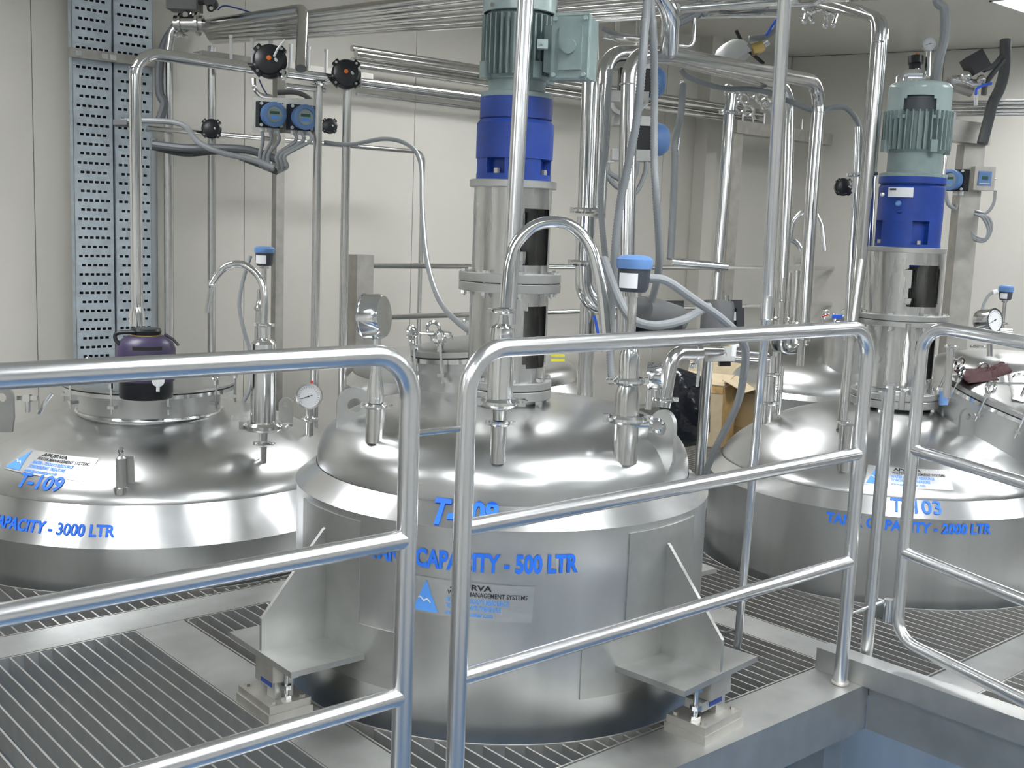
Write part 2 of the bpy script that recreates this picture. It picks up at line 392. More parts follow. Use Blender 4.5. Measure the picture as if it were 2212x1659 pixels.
# swinging gate
ga = Vector((2.886, 1.575, 0)); gb = ga+Vector((-.21, -.98, 0)).normalized()*1.35
gd = (gb-ga).normalized()
def gp(s, z): return ga+gd*s+Vector((0, 0, z-.045*s))
t = T('railing_gate', 'swinging steel tube gate with rounded corners at the right', 'gate', ga)
t.part('frame', MB().tube(fil([gp(.6, 1.02), gp(0, 1.02), gp(0, .125), gp(1.3, .125), gp(1.3, 1.02), gp(.6, 1.02)], .075, 9), .0175, 22), 'steel_rail')
t.part('middle_rail', MB().tube([gp(0, .672), gp(1.3, .672)], .0165, 18), 'steel_rail')
t.part('lower_rail', MB().tube([gp(0, .378), gp(1.3, .378)], .0165, 18), 'steel_rail')
# ================================================================== TANKS
class Rev:                                      # surface of revolution with decals and pixel hits
    def __init__(s, c, prof): s.c = c; s.p = prof; s.L = [0]; [s.L.append(s.L[-1]+math.hypot(b[0]-a[0], b[1]-a[1])) for a, b in zip(prof[:-1], prof[1:])]
    def R(s, z):
        for (r0, z0), (r1, z1) in zip(s.p[:-1], s.p[1:]):
            if z0 <= z <= z1 and z1 > z0: return r0+(r1-r0)*(z-z0)/(z1-z0)
        return s.p[0][0] if z < s.p[0][1] else 0
    def hit(s, x, y):
        d = ray(x, y).normalized(); t0 = 1.0; pf = None
        t = 1.0
        while t < 9:
            p = CP+d*t; f = math.hypot(p.x-s.c.x, p.y-s.c.y)-s.R(p.z) if p.z < s.p[-1][1] else 1
            if f < 0:
                a, b = t-.01, t
                for _ in range(20):
                    m = (a+b)/2; p = CP+d*m
                    f = math.hypot(p.x-s.c.x, p.y-s.c.y)-s.R(p.z) if p.z < s.p[-1][1] else 1
                    if f < 0: b = m
                    else: a = m
                return CP+d*b
            t += .01
        return CP+d*4
    def sl(s, z):                               # arc length of height z
        for i, ((r0, z0), (r1, z1)) in enumerate(zip(s.p[:-1], s.p[1:])):
            if z0 <= z <= z1 and z1 > z0: return s.L[i]+(s.L[i+1]-s.L[i])*(z-z0)/(z1-z0)
        return 0
    def pt(s, phi, l, off=.003):
        for i in range(len(s.p)-1):
            if s.L[i] <= l <= s.L[i+1]:
                f = (l-s.L[i])/(s.L[i+1]-s.L[i]); r = s.p[i][0]+f*(s.p[i+1][0]-s.p[i][0]); z = s.p[i][1]+f*(s.p[i+1][1]-s.p[i][1])
                dr = s.p[i+1][0]-s.p[i][0]; dz = s.p[i+1][1]-s.p[i][1]; h = math.hypot(dr, dz); nr, nz = dz/h, -dr/h
                r += nr*off; z += nz*off
                return Vector((s.c.x+r*math.cos(phi), s.c.y+r*math.sin(phi), z))
        return Vector((s.c.x, s.c.y, s.p[-1][1]))
    def frame(s, x, y):
        p = s.hit(x, y); return math.atan2(p.y-s.c.y, p.x-s.c.x), s.sl(p.z), math.hypot(p.x-s.c.x, p.y-s.c.y)
def arc(r0, z0, r1, z1, k=8, e=2.0):            # knuckle from vertical at (r0,z0) to flatter at (r1,z1)
    return [(r1+(r0-r1)*math.cos(PI/2*i/k), z0+(z1-z0)*math.sin(PI/2*i/k)) for i in range(k+1)]
def dish(R, z0, z1, p, q, k=18):                # dished end, superelliptic section
    out = []
    for i in range(k+1):
        r = R*math.cos(PI/2*i/k)**.8 if i < k else 0
        out.append((r, z0+(z1-z0)*max(0, 1-(r/R)**p)**(1/q)))
    return out
def crown(r0, z0, z1, k=8):                     # shallow cap from (r0,z0) to the centre at z1
    return [(r0*(1-i/k), z1-(z1-z0)*(1-i/k)**2) for i in range(1, k+1)]
def decal(t, surf, text, p0, p1, hfac, m, under=None, bold=.0, name='lettering', off=.003):
    cu = bpy.data.curves.new('txt', 'FONT'); cu.body = text; cu.size = 1; cu.offset = bold; cu.resolution_u = 3
    ob = bpy.data.objects.new('txt', cu); COL.objects.link(ob); bpy.context.view_layer.update()
    me = bpy.data.meshes.new_from_object(ob.evaluated_get(bpy.context.evaluated_depsgraph_get())); bpy.data.objects.remove(ob)
    V = [v.co.copy() for v in me.vertices]; F = [tuple(p.vertices) for p in me.polygons]; bpy.data.meshes.remove(me)
    W = max(v.x for v in V)
    f0, l0, r0 = surf.frame(*p0); f1, l1, r1 = surf.frame(*p1)
    if abs(l1-l0) < .02: l0 = l1 = (l0+l1)/2
    Rm = (r0+r1)/2
    du, dl = (f1-f0)*Rm, l1-l0; wl_ = math.hypot(du, dl); s = wl_/W; a = (du/wl_, dl/wl_); b = (-a[1], a[0]); h = hfac*s
    mb = MB(); vs = []
    for v in V:
        u = v.x*s*a[0]+v.y*h*b[0]; l = v.x*s*a[1]+v.y*h*b[1]; vs.append(surf.pt(f0+u/Rm, l0+l, off))
    mb.add(vs, F); return t.part(name, mb, m, under=under)
def patch(surf, x0, x1, l0, l1, org, off=.0006, poly=None, n=10):
    """decal sheet in surface coordinates relative to org=(phi, l, R)"""
    f, l, R = org; mb = MB()
    if poly:
        mb.add([surf.pt(f+x/R, l+y, off) for x, y in poly], [tuple(range(len(poly)))]); return mb
    vs = [surf.pt(f+(x0+(x1-x0)*i/n)/R, l+l0+(l1-l0)*j/3, off) for j in range(4) for i in range(n+1)]
    mb.add(vs, [(j*(n+1)+i, j*(n+1)+i+1, (j+1)*(n+1)+i+1, (j+1)*(n+1)+i) for j in range(3) for i in range(n)]); return mb
def sticker(t, surf, tl, bl, br_x, W, H, tilt=0):
    """company sticker: clear film, blue triangle with white wave, name and three blue lines; org at bottom left"""
    org = surf.frame(*bl); ct, sn = math.cos(tilt), math.sin(tilt)
    def q(x, y): return (x*W*ct-y*H*sn, x*W*sn+y*H*ct)
    def P(poly, off): return patch(surf, 0, 0, 0, 0, org, off, [q(*p) for p in poly])
    film = MB(); f, l, R = org
    N = 12; vs = [surf.pt(f+q(i/N, j/4)[0]/R, l+q(i/N, j/4)[1], .0020) for j in range(5) for i in range(N+1)]
    film.add(vs, [(j*(N+1)+i, j*(N+1)+i+1, (j+1)*(N+1)+i+1, (j+1)*(N+1)+i) for j in range(4) for i in range(N)])
    st = t.part('sticker', film, 'film', 'clear company sticker with blue triangle')
    tri = MB()
    for k in range(5):
        y0, y1 = .06+.88*k/5, .06+.88*(k+1)/5; a0, a1 = k/5, (k+1)/5
        xm = .115
        pl = [(.01+(xm-.01)*a0, y0), (.23+(xm-.23)*a0, y0), (.23+(xm-.23)*a1, y1), (.01+(xm-.01)*a1, y1)]
        M = 6; rows = [[(pl[0][0]+(pl[1][0]-pl[0][0])*i/M, pl[0][1]) for i in range(M+1)], [(pl[3][0]+(pl[2][0]-pl[3][0])*i/M, pl[3][1]) for i in range(M+1)]]
        tri.add([surf.pt(f+q(*p)[0]/R, l+q(*p)[1], .0030) for rw in rows for p in rw], [(i, i+1, M+2+i, M+1+i) for i in range(M)])
    t.part('triangle_emblem', tri, 'decal_light', under=st)
    wv = MB(); pts = [(.055+.012*i, .40+.035*math.sin(i*1.2)-.008*i) for i in range(10)]
    for a, b in zip(pts[:-1], pts[1:]):
        wv.add([surf.pt(f+q(x, y)[0]/R, l+q(x, y)[1], .0038) for x, y in (a, b, (b[0], b[1]+.045), (a[0], a[1]+.045))], [(0, 1, 2, 3)])
    t.part('white_wave', wv, 'decal_white', under=st)
    for txt, x0, x1, y, hf, m, bd in (('APURVA', .32, .66, .80, .6, 'decal_black', .03), ('WATER MANAGEMENT SYSTEMS', .30, .95, .62, 1.0, 'decal_black', .015),
                                  ("WATER - TODAY'S RESOURCE", .29, .80, .43, 1.0, 'decal_light', .035), ("TOMORROW'S TREASURE", .29, .74, .25, .9, 'decal_light', .035), ('www.apurvawater.com', .29, .68, .08, .9, 'decal_light', .03)):
        cu = bpy.data.curves.new('txt', 'FONT'); cu.body = txt; cu.size = 1; cu.offset = bd; cu.resolution_u = 2
        ob = bpy.data.objects.new('txt', cu); COL.objects.link(ob); bpy.context.view_layer.update()
        me = bpy.data.meshes.new_from_object(ob.evaluated_get(bpy.context.evaluated_depsgraph_get())); bpy.data.objects.remove(ob)
        V = [v.co.copy() for v in me.vertices]; F = [tuple(p.vertices) for p in me.polygons]; bpy.data.meshes.remove(me)
        wt = max(v.x for v in V); s = (x1-x0)*W/wt; hh = (.13 if txt != 'APURVA' else .15)*H/.72
        mb = MB().add([surf.pt(f+(x*ct-yv*sn)/R, l+(x*sn+yv*ct), .0031) for x, yv in ((x0*W+v.x*s, y*H+v.y*hh) for v in V)], F)
        t.part('lettering', mb, m, under=st)
def tank(label, c, R, zb, ze, rd, zd, dome, seam=None):
    """body, conical skirt, dish"""
    t = T('process_tank', label, 'tank', (c.x, c.y, zb))
    body = MB().lathe([(0, zb), (R-.12, zb), (R, zb+.06), (R, ze-.004), (R+.004, ze-.004), (R+.004, ze)], (c.x, c.y, 0), (0, 0, 1), 128)
    t.part('body_shell', body, 'steel_shell')
    t.part('skirt', MB().lathe([(R+.004, ze), (rd+.002, zd)], (c.x, c.y, 0), (0, 0, 1), 128), 'steel_skirt')
    t.part('dished_top', MB().lathe([(rd, zd-.01)]+dome, (c.x, c.y, 0), (0, 0, 1), 128), 'steel_dome', ang=60)
    if seam: t.part('seam_ring', MB().torus((c.x, c.y, seam), (0, 0, 1), R, .004, 96, 6), 'steel_dull')
    return t
dome5 = dish(.535, .568, .748, 3.4, 2.6)
dome3 = dish(.622, .363, .605, 2, 1.45)
dome9 = dish(.722, .270, .515, 2, 1.6)
dome4 = dish(.83, .34, .64, 2.2, 2)
dome6 = arc(.56, .50, .49, .58, 7)+crown(.49, .58, .64)
t5 = tank('middle 500 litre steel tank with blue lettering, standing on weighing feet', C5, .590, -1.0, .520, .535, .568, dome5)
t3 = tank('right 2000 litre steel tank with blue lettering, behind the gate', C3, .668, -1.1, .308, .622, .363, dome3)
t9 = tank('left 3000 litre steel tank with a round manhole, cut by the left frame edge', C9, .787, -1.2, .140, .722, .270, dome9)
t4 = tank('far right steel tank behind the right 2000 litre tank', C4, .85, -1.0, .31, .83, .34, dome4, .10)
t6 = tank('far steel tank hidden behind the middle tank', C6, .60, -1.0, .45, .56, .50, dome6)
S5 = Rev(C5, [(.590, -.2), (.590, .514), (.594, .5201), (.537, .568)]+dome5)
S3 = Rev(C3, [(.668, -.2), (.668, .302), (.672, .3081), (.624, .363)]+dome3)
S9 = Rev(C9, [(.787, -.2), (.787, .134), (.791, .1401), (.724, .270)]+dome9)
S4 = Rev(C4, [(.85, -.2), (.85, .31), (.83, .34)]+dome4)
S6 = Rev(C6, [(.60, -.2), (.60, .45), (.56, .50)]+dome6)
decal(t5, S5, 'TANK CAPACITY - 500 LTR', (800, 1193), (1247, 1241), 1.4, 'decal_blue', bold=.04)
decal(t5, S5, 'T-108', (926, 1127), (1076, 1142), 1.5, 'decal_blue', bold=.04)
sticker(t5, S5, None, (890, 1318), None, .30, .092, -.03)
decal(t3, S3, 'TANK CAPACITY - 2000 LTR', (1785, 1122), (2139, 1156), 1.1, 'decal_blue', bold=.035)
decal(t3, S3, 'T-103', (1922, 1103), (2036, 1113), 1.0, 'decal_blue', bold=.015)
sticker(t3, S3, None, (1868, 1046), None, .30, .085, 0)
decal(t9, S9, 'TANK CAPACITY - 3000 LTR', (-75, 1118), (248, 1158), 1.15, 'decal_blue', bold=.03)
decal(t9, S9, 'T-109', (32, 1051), (132, 1059), .98, 'decal_blue', bold=.03, off=.003)
sticker(t9, S9, None, (8, 1012), None, .36, .11, -.02)
# welded pad plates and support brackets of the middle tank (toward -Y and -X), with weighing feet
def bracket(ang, name_side):
    dr = Vector((math.cos(ang), math.sin(ang), 0)); tg = Vector((-dr.y, dr.x, 0)); c = Vector((C5.x, C5.y, 0)); up = Vector((0, 0, 1))
    t = t5; f = ang; n = 10; k = 2*(n+1)
    for hw_, za_, zb_ in ((.45, .085, .235), (.24, .235, .50)):
        mb = MB()
        vs = [S5.pt(f+(-hw_+2*hw_*i/n), S5.L[0]+.2+z, .004) for z in (za_, zb_) for i in range(n+1)]
        vs2 = [S5.pt(f+(-hw_+2*hw_*i/n), S5.L[0]+.2+z, -.004) for z in (za_, zb_) for i in range(n+1)]
        fs = [(i, i+1, n+2+i, n+1+i) for i in range(n)]+[(k+i, k+n+1+i, k+n+2+i, k+i+1) for i in range(n)]
        fs += [(i, k+i, k+i+1, i+1) for i in range(n)]+[(n+1+i, n+2+i, k+n+2+i, k+n+1+i) for i in range(n)]+[(0, n+1, k+n+1, k), (n, k+n, k+2*n+1, 2*n+1)]
        mb.add(vs+vs2, fs); t.part('pad_plate', mb, 'steel_plate')
    z0, z1 = .145, .160; wd = .165
    mb = MB().obox(c+dr*.675+up*(z0+z1)/2, dr*.105, tg*wd, up*.0075)
    t.part('bracket_plate', mb, 'steel_plate')
    mb = MB().prism([(.585, z1), (.775, z1), (.775, z1+.085), (.60, .45), (.585, .46)], c, dr, up, tg, .011)
    t.part('gusset_plate', mb, 'steel_plate')
    # weighing foot
    q = c+dr*.735
    foot = T('weighing_foot', name_side, 'load cell', (q.x, q.y, 0), 'weighing feet of the middle tank')
    foot.part('base_plate', MB().obox(q+up*.012, dr*.062, tg*.088, up*.012), 'steel_dull')
    foot.part('upper_base_plate', MB().obox(q+up*.034, dr*.058, tg*.084, up*.010), 'steel_dull')
    foot.part('load_cell', MB().obox(q+up*.078-tg*.002, dr*.026, tg*.052, up*.012).obox(q+up*.055+tg*.03, dr*.026, tg*.02, up*.012), 'steel_plate')
    foot.part('top_block', MB().obox(q+up*.118+tg*.012, dr*.036, tg*.046, up*.0265), 'steel_dull')
    foot.part('nameplate', MB().obox(q+up*.078+dr*.0265+tg*.006, dr*.0008, tg*.028, up*.007), 'blue_paint', 'blue nameplate')
    st = q-tg*.062+dr*.012 if abs(dr.y) > .5 else q+tg*.062-dr*.0
    b = MB().cyl(st+up*.044, st+up*.144, .0065, 12).cyl(st+up*.044, st+up*.056, .014, 6).cyl(st+up*.072, st+up*.083, .014, 6).cyl(st+up*.12, st+up*.131, .014, 6)
    foot.part('jacking_bolt', b, 'steel_bright')
    for i, j in ((1, 1), (1, -1), (-1, 1), (-1, -1)):
        p = q+dr*.042*i+tg*.068*j
        foot.part('bolt', MB().cyl(p+up*.044, p+up*.051, .0085, 6), 'steel_dull')
bracket(-PI/2+.10, 'weighing foot on the front beam under the right bracket of the middle tank')
bracket(PI-.02, 'weighing foot under the left bracket, on the beam by the left gratings')
bracket(-.05, 'weighing foot at the right side of the middle tank, half hidden')
# support bracket plate of the right tank just visible at its left
# ------------------------------------------------------------------ agitators
def shell(c, R, z0, z1, wins=(), n=96, th=.005, rc=.012):
    """open cylinder wall with windows (phi0, phi1, za, zb)"""
    mb = MB(); zs = sorted(set([z0, z1]+[z for w in wins for z in (w[2], w[3], w[2]+rc, w[3]-rc)]))
    ph = sorted(set([2*PI*i/n for i in range(n)]+[p % (2*PI) for w in wins for p in (w[0], w[1], w[0]+rc/R, w[1]-rc/R)]))
    def inside(p, z):
        for a, b, za, zb in wins:
            d = (p-a) % (2*PI); W = (b-a) % (2*PI)
            if d < W and za < z < zb:
                ex = min(d, W-d)*R; ez = min(z-za, zb-z)
                if ex < rc and ez < rc: return False
                return True
        return False
    for i in range(len(ph)):
        a = ph[i]; b = ph[(i+1) % len(ph)]; b2 = b if b > a else b+2*PI
        for za, zb in zip(zs[:-1], zs[1:]):
            if inside((a+b2)/2 % (2*PI), (za+zb)/2): continue
            P = lambda r, p, z: (c.x+r*math.cos(p), c.y+r*math.sin(p), z)
            vs = [P(R, a, za), P(R, b, za), P(R, b, zb), P(R, a, zb), P(R-th, a, za), P(R-th, b, za), P(R-th, b, zb), P(R-th, a, zb)]
            mb.add(vs, [(0, 1, 2, 3), (4, 7, 6, 5)])
            for (q0, q1, tst) in (((0, 1), (4, 5), za == z0), ((3, 2), (7, 6), zb == z1)): pass
            if inside(((a-.001) % (2*PI)), (za+zb)/2): mb.add([vs[0], vs[3], vs[7], vs[4]], [(0, 1, 2, 3)])
            if inside(((b+.001) % (2*PI)), (za+zb)/2): mb.add([vs[1], vs[2], vs[6], vs[5]], [(0, 1, 2, 3)])
            if inside((a+b2)/2 % (2*PI), za-.001): mb.add([vs[0], vs[1], vs[5], vs[4]], [(0, 1, 2, 3)])
            if inside((a+b2)/2 % (2*PI), zb+.001): mb.add([vs[3], vs[2], vs[6], vs[7]], [(0, 1, 2, 3)])
    return mb
def phiat(c, R, px, py):
    """angle of the near wall of a cylinder seen at a pixel (clamped to its outline)"""
    d = ray(px, py); a = d.x**2+d.y**2; o = CP; b = 2*(d.x*(o.x-c.x)+d.y*(o.y-c.y)); cc = (o.x-c.x)**2+(o.y-c.y)**2-R*R
    D = b*b-4*a*cc; t_ = -b/(2*a) if D < 0 else (-b-math.sqrt(D))/(2*a)
    p = o+d*t_; return math.atan2(p.y-c.y, p.x-c.x)
def flange(t, c, z, R, h, r_in=0, name='flange', m='steel_plate'):
    prof = [(r_in, z), (R-.002, z), (R, z+.002), (R, z+h-.002), (R-.002, z+h), (r_in, z+h)]
    if r_in: prof.append((r_in, z))
    return t.part(name, MB().lathe(prof, (c.x, c.y, 0), (0, 0, 1), 64), m)
def bolts(t, c, R, z0, z1, n, r, ph0=.2, m='steel_bright'):
    for i in range(n):
        a = ph0+2*PI*i/n; p = Vector((c.x+R*math.cos(a), c.y+R*math.sin(a), 0)); up = Vector((0, 0, 1))
        t.part('bolt', MB().cyl(p+up*(z0-r*1.6), p+up*z0, r*1.5, 6).cyl(p+up*z1, p+up*(z1+r*1.2), r*1.5, 6).cyl(p+up*(z0-r*2.4), p+up*(z1+r*1.2), r*.8, 8), m)
def tocam(c): v = Vector((-c.x, -c.y)); return math.atan2(v.y, v.x)
def agitator(label, c, Z, W, big):
    """Z: rows of levels, W: half widths px"""
    t = T('agitator_drive', label, 'agitator', (c.x, c.y, zat(c.x, c.y, Z['weld'])))
    z = {k: zat(c.x, c.y, v) for k, v in Z.items()}; r = {k: v[0]*depth((c.x, c.y, z[v[1]]))/FL for k, v in W.items()}
    cc = (c.x, c.y, 0); tc_ = tocam(c)
    t.part('mounting_neck', MB().lathe([(r['neck']+.012, z['weld']-.03), (r['neck'], z['weld']), (r['neck'], z['bf0'])], cc, (0, 0, 1), 48), 'steel_shell')
    flange(t, c, z['bf0'], r['bflange'], z['bf1']-z['bf0'], name='base_flange')
    flange(t, c, z['bf1']+.003, r['bflange'], (z['bf1']-z['bf0'])*.8, name='counter_flange')
    bolts(t, c, r['bflange']*.9, z['bf0'], z['bf1']+(z['bf1']-z['bf0']), 8, .008)
    def win(k, R):
        x0, x1, y0, y1 = Z2W[k]
        ym = (y0+y1)/2; p0 = phiat(c, R, x0, ym); p1 = phiat(c, R, x1, ym)
        return (p0, p1, zat(c.x+R*math.cos((p0+p1)/2), c.y+R*math.sin((p0+p1)/2), y1), zat(c.x+R*math.cos((p0+p1)/2), c.y+R*math.sin((p0+p1)/2), y0))
    Z2W = big['win']
    for part, key, a, b in (('lower_lantern', 'low', z['bf1'], z['f0']), ('upper_lantern', 'up', z['f1'], z['t0'])):
        R = r[key]; ws = [win(key, R)]; w0 = ws[0]
        t.part(part, shell(c, R, a, b, ws), 'steel_lantern')
    hf = (z['f1']-z['f0'])/2
    flange(t, c, z['f0'], r['fl'], hf-.001, r['low']*.6); flange(t, c, z['f0']+hf+.001, r['fl'], hf-.001, r['low']*.6)
    bolts(t, c, (r['fl']+r['low'])/2+.004, z['f0'], z['f1'], 8, .0065 if big['s'] < 1.1 else .008, .3)
    flange(t, c, z['t0'], r['tfl'], z['t1']-z['t0'], name='top_plate')
    sh = MB().lathe([(.0, z['bf1']), (.020, z['bf1']), (.020, z['f0']), (.052, z['f0']), (.052, z['f1']+.06), (.033, z['f1']+.062), (.033, z['f1']+.10), (.045, z['f1']+.10), (.045, z['f1']+.17), (.022, z['f1']+.172), (.022, z['t0']), (0, z['t0'])], cc, (0, 0, 1), 40)
    t.part('shaft_coupling', sh, 'steel_bright')
    t.part('gearbox_hub', MB().lathe([(0, z['t0']-.055), (.05, z['t0']-.055), (.075, z['t0']-.03), (.075, z['t0']), (0, z['t0'])], cc, (0, 0, 1), 32), 'blue_paint')
    # blue gearbox
    g = MB(); g.lathe([(0, z['t1']), (r['gb'], z['t1']), (r['gb'], z['g0']), (r['gc'], z['g0']), (r['gc'], z['g1']), (r['gm'], z['g1']+.004), (r['gm'], z['g2']-.01), (r['gm']-.008, z['g2']), (r['gn'], z['g2']), (r['gn'], z['g2']+.004), (r['gt'], z['g2']+.004), (r['gt'], z['g3']), (0, z['g3'])], cc, (0, 0, 1), 56)
    gb = t.part('gearbox', g, 'blue_paint')
    for i in range(4):
        ac = tc_+big['rec']+PI/2*i; a0, a1 = ac+.27, ac+PI/2-.27; r0_, r1_ = r['gc']-.004, r['gb']-.001; za, zb = z['g0']-.001, z['g1']+.006
        rb = MB().lathe([(r0_, za), (r1_, za), (r1_, zb), (r0_, zb), (r0_, za)], cc, (0, 0, 1), 10, (a0, a1))
        for a in (a0, a1): rb.add([(c.x+q*math.cos(a), c.y+q*math.sin(a), zz_) for q, zz_ in ((r0_, za), (r1_, za), (r1_, zb), (r0_, zb))], [(0, 1, 2, 3)])
        t.part('gearbox_leg', rb, 'blue_paint', under=gb)
        d = Vector((math.cos(ac), math.sin(ac), 0)); pb = Vector((c.x, c.y, z['g0']))+d*(r['gb']*.90)
        t.part('bolt', MB().cyl(pb, pb+Vector((0, 0, .014)), .009, 6), 'steel_dull', under=gb)
    # motor adapter
    t.part('motor_flange', MB().lathe([(0, z['g3']), (r['mf'], z['g3']), (r['mf'], z['g3']+.012), (r['ma'], z['g3']+.018), (r['ma'], z['m0']-.012), (r['mb'], z['m0']), (0, z['m0'])], cc, (0, 0, 1), 40), 'green_paint')
    mo = t.part('motor_body', MB().lathe([(0, z['m0']-.01), (r['mb']*.93, z['m0']-.01), (r['mb']*.93, z['m1']+.01), (0, z['m1']+.01)], cc, (0, 0, 1), 48), 'green_paint')
    nf = 34; base = None
    for i in range(nf):
        a = 2*PI*i/nf; d = Vector((math.cos(a), math.sin(a), 0)); tg = Vector((-d.y, d.x, 0))
        f = MB(); rm = (r['mb']*.9+r['mo'])/2; hr = (r['mo']-r['mb']*.9)/2
        f.obox(Vector(cc)+d*rm+Vector((0, 0, (z['m0']+z['m1'])/2)), d*hr, tg*.0022, Vector((0, 0, (z['m1']-z['m0'])/2)))
        t.part('cooling_fin', f, 'green_paint', under=mo)
    for i in range(4):
        a = tc_+.5+PI/2*i; d = Vector((math.cos(a), math.sin(a), 0)); tg = Vector((-d.y, d.x, 0))
        t.part('foot_lug', MB().obox(Vector(cc)+d*r['mo']*.98+Vector((0, 0, z['m0']+.012)), d*.011, tg*.014, Vector((0, 0, .022))), 'green_paint', under=mo)
    return t, z, r, mo
ag5, z5, r5, mo5 = agitator('tall agitator drive on the middle tank, its green motor cut by the top edge', C5,
    dict(weld=880, bf0=855, bf1=835, f0=628, f1=588, t0=407, t1=391, g0=378, g1=348, g2=262, g3=214, m0=168, m1=40),
    dict(neck=(78, 'weld'), bflange=(98, 'bf0'), low=(85, 'f0'), fl=(110, 'f0'), up=(84, 't0'), tfl=(94, 't0'), gb=(81, 't1'), gc=(64, 'g0'), gm=(83, 'g1'), gn=(74, 'g2'), gt=(78, 'g3'), mf=(78, 'g3'), ma=(62, 'm0'), mb=(72, 'm0'), mo=(80, 'm0')),
    dict(win=dict(up=(1122, 1196, 452, 574), low=(1130, 1183, 662, 795)), s=1.0, rec=-.52))
# fan cowl of the middle tank's motor, with screws
zc0 = zat(C5.x, C5.y, 33); rc = 80*depth((C5.x, C5.y, zc0))/FL
cw = ag5.part('fan_cowl', MB().lathe([(rc*.97, zc0), (rc, zc0+.002), (rc, zc0+.11), (rc*.9, zc0+.135), (0, zc0+.14)], (C5.x, C5.y, 0), (0, 0, 1), 48), 'green_light')
for i in range(6):
    a = tocam(C5)+.25+i*PI/3; p = Vector((C5.x+rc*math.cos(a), C5.y+rc*math.sin(a), zc0+.012)); d = Vector((math.cos(a), math.sin(a), 0))
    ag5.part('screw', MB().cyl(p-d*.002, p+d*.005, .006, 8), 'steel_bright', under=cw)
# terminal box at the right of the motor
q0 = at(1247, 108, D=3.02); side = Vector((RT.x, RT.y, 0)).normalized(); fr_ = Vector((-FW.x, -FW.y, 0)).normalized(); up = Vector((0, 0, 1))
sd = (side*.92+fr_*.39).normalized(); fc = up.cross(sd)*-1
if fc.dot(fr_) < 0: fc = -fc
tb = ag5.part('terminal_box', MB().obox(q0+up*.0, sd*.042, fc*.042, up*.078).obox(q0-sd*.06, sd*.022, fc*.035, up*.06), 'green_paint')
mb = MB().prism([(-.05, -.082), (.05, -.082), (.05, .082), (-.05, .082)], q0+fc*.05, sd, up, fc, .014)
ld = ag5.part('terminal_box_lid', mb, 'green_paint', under=tb)
ag5.part('lid_boss', MB().prism([(-.03, -.06), (.034, -.06), (.034, .052), (-.03, .052)], q0+fc*.0585, sd, up, fc, .008).cyl(q0+fc*.055, q0+fc*.071, .02, 20), 'green_paint', under=tb)
for i, j in ((1, 1), (1, -1), (-1, 1), (-1, -1)):
    p = q0+sd*.042*i+up*.072*j+fc*.055
    ag5.part('screw', MB().cyl(p, p+fc*.009, .006, 8), 'green_light', under=tb)
ag5.part('box_edge', MB().tube([q0+sd*.048+up*.08+fc*.05, q0+sd*.048-up*.08+fc*.05], .008, 8).tube([q0-sd*.048+up*.08+fc*.05, q0-sd*.048-up*.08+fc*.05], .008, 8).tube([q0-sd*.048-up*.08+fc*.05, q0+sd*.048-up*.08+fc*.05], .008, 8).tube([q0-sd*.048+up*.08+fc*.05, q0+sd*.048+up*.08+fc*.05], .008, 8), 'green_paint', under=tb)
lf = at(1172, 96, D=2.98); ag5.part('lifting_lug', MB().obox(lf, side*.014, fr_*.012, up*.012).cyl(lf+fr_*.0, lf+fr_*.016, .004, 10), 'green_light', under=mo5)
C3a = Vector((4.065, 2.318))
ag3, z3, r3, mo3 = agitator('tall agitator drive on the right tank, green motor with rounded cowl over blue gearbox', C3a,
    dict(weld=900, bf0=872, bf1=856, f0=700, f1=676, t0=545, t1=534, g0=527, g1=480, g2=400, g3=384, m0=326, m1=243),
    dict(neck=(62, 'weld'), bflange=(92, 'bf0'), low=(76, 'f0'), fl=(98, 'f0'), up=(80, 't0'), tfl=(81, 't0'), gb=(68, 't1'), gc=(54, 'g0'), gm=(68, 'g1'), gn=(66, 'g2'), gt=(70, 'g3'), mf=(70, 'g3'), ma=(56, 'm0'), mb=(62, 'm0'), mo=(72, 'm0')),
    dict(win=dict(up=(1953, 2030, 574, 664), low=(1975, 2020, 730, 820)), s=1.25, rec=.37))
zc0 = zat(C3a.x, C3a.y, 243); zc1 = zat(C3a.x, C3a.y, 176); rc = 66*depth((C3a.x, C3a.y, zc0))/FL; hh = zc1-zc0
f3 = tocam(C3a)
cow = shell(C3a, rc, zc0, zc0+hh*.72, [(f3-.50, f3+.55, zc0-.03, zc0+hh*.46)], th=.003)
cw = ag3.part('fan_cowl', cow, 'green_light')
ag3.part('cowl_top', MB().lathe([(rc, zc0+hh*.72)]+[(rc*.72+rc*.28*math.cos(PI/2*i/8), zc0+hh*.72+hh*.24*math.sin(PI/2*i/8)) for i in range(1, 9)]+[(rc*.4, zc0+hh*.99), (0, zc1)], (C3a.x, C3a.y, 0), (0, 0, 1), 56), 'green_light', under=cw, ang=60)
ag3.part('fan_guard', MB().lathe([(rc*.9, zc0-.005), (rc*.9, zc0+hh*.55)], (C3a.x, C3a.y, 0), (0, 0, 1), 40), 'dark_plastic', under=cw)
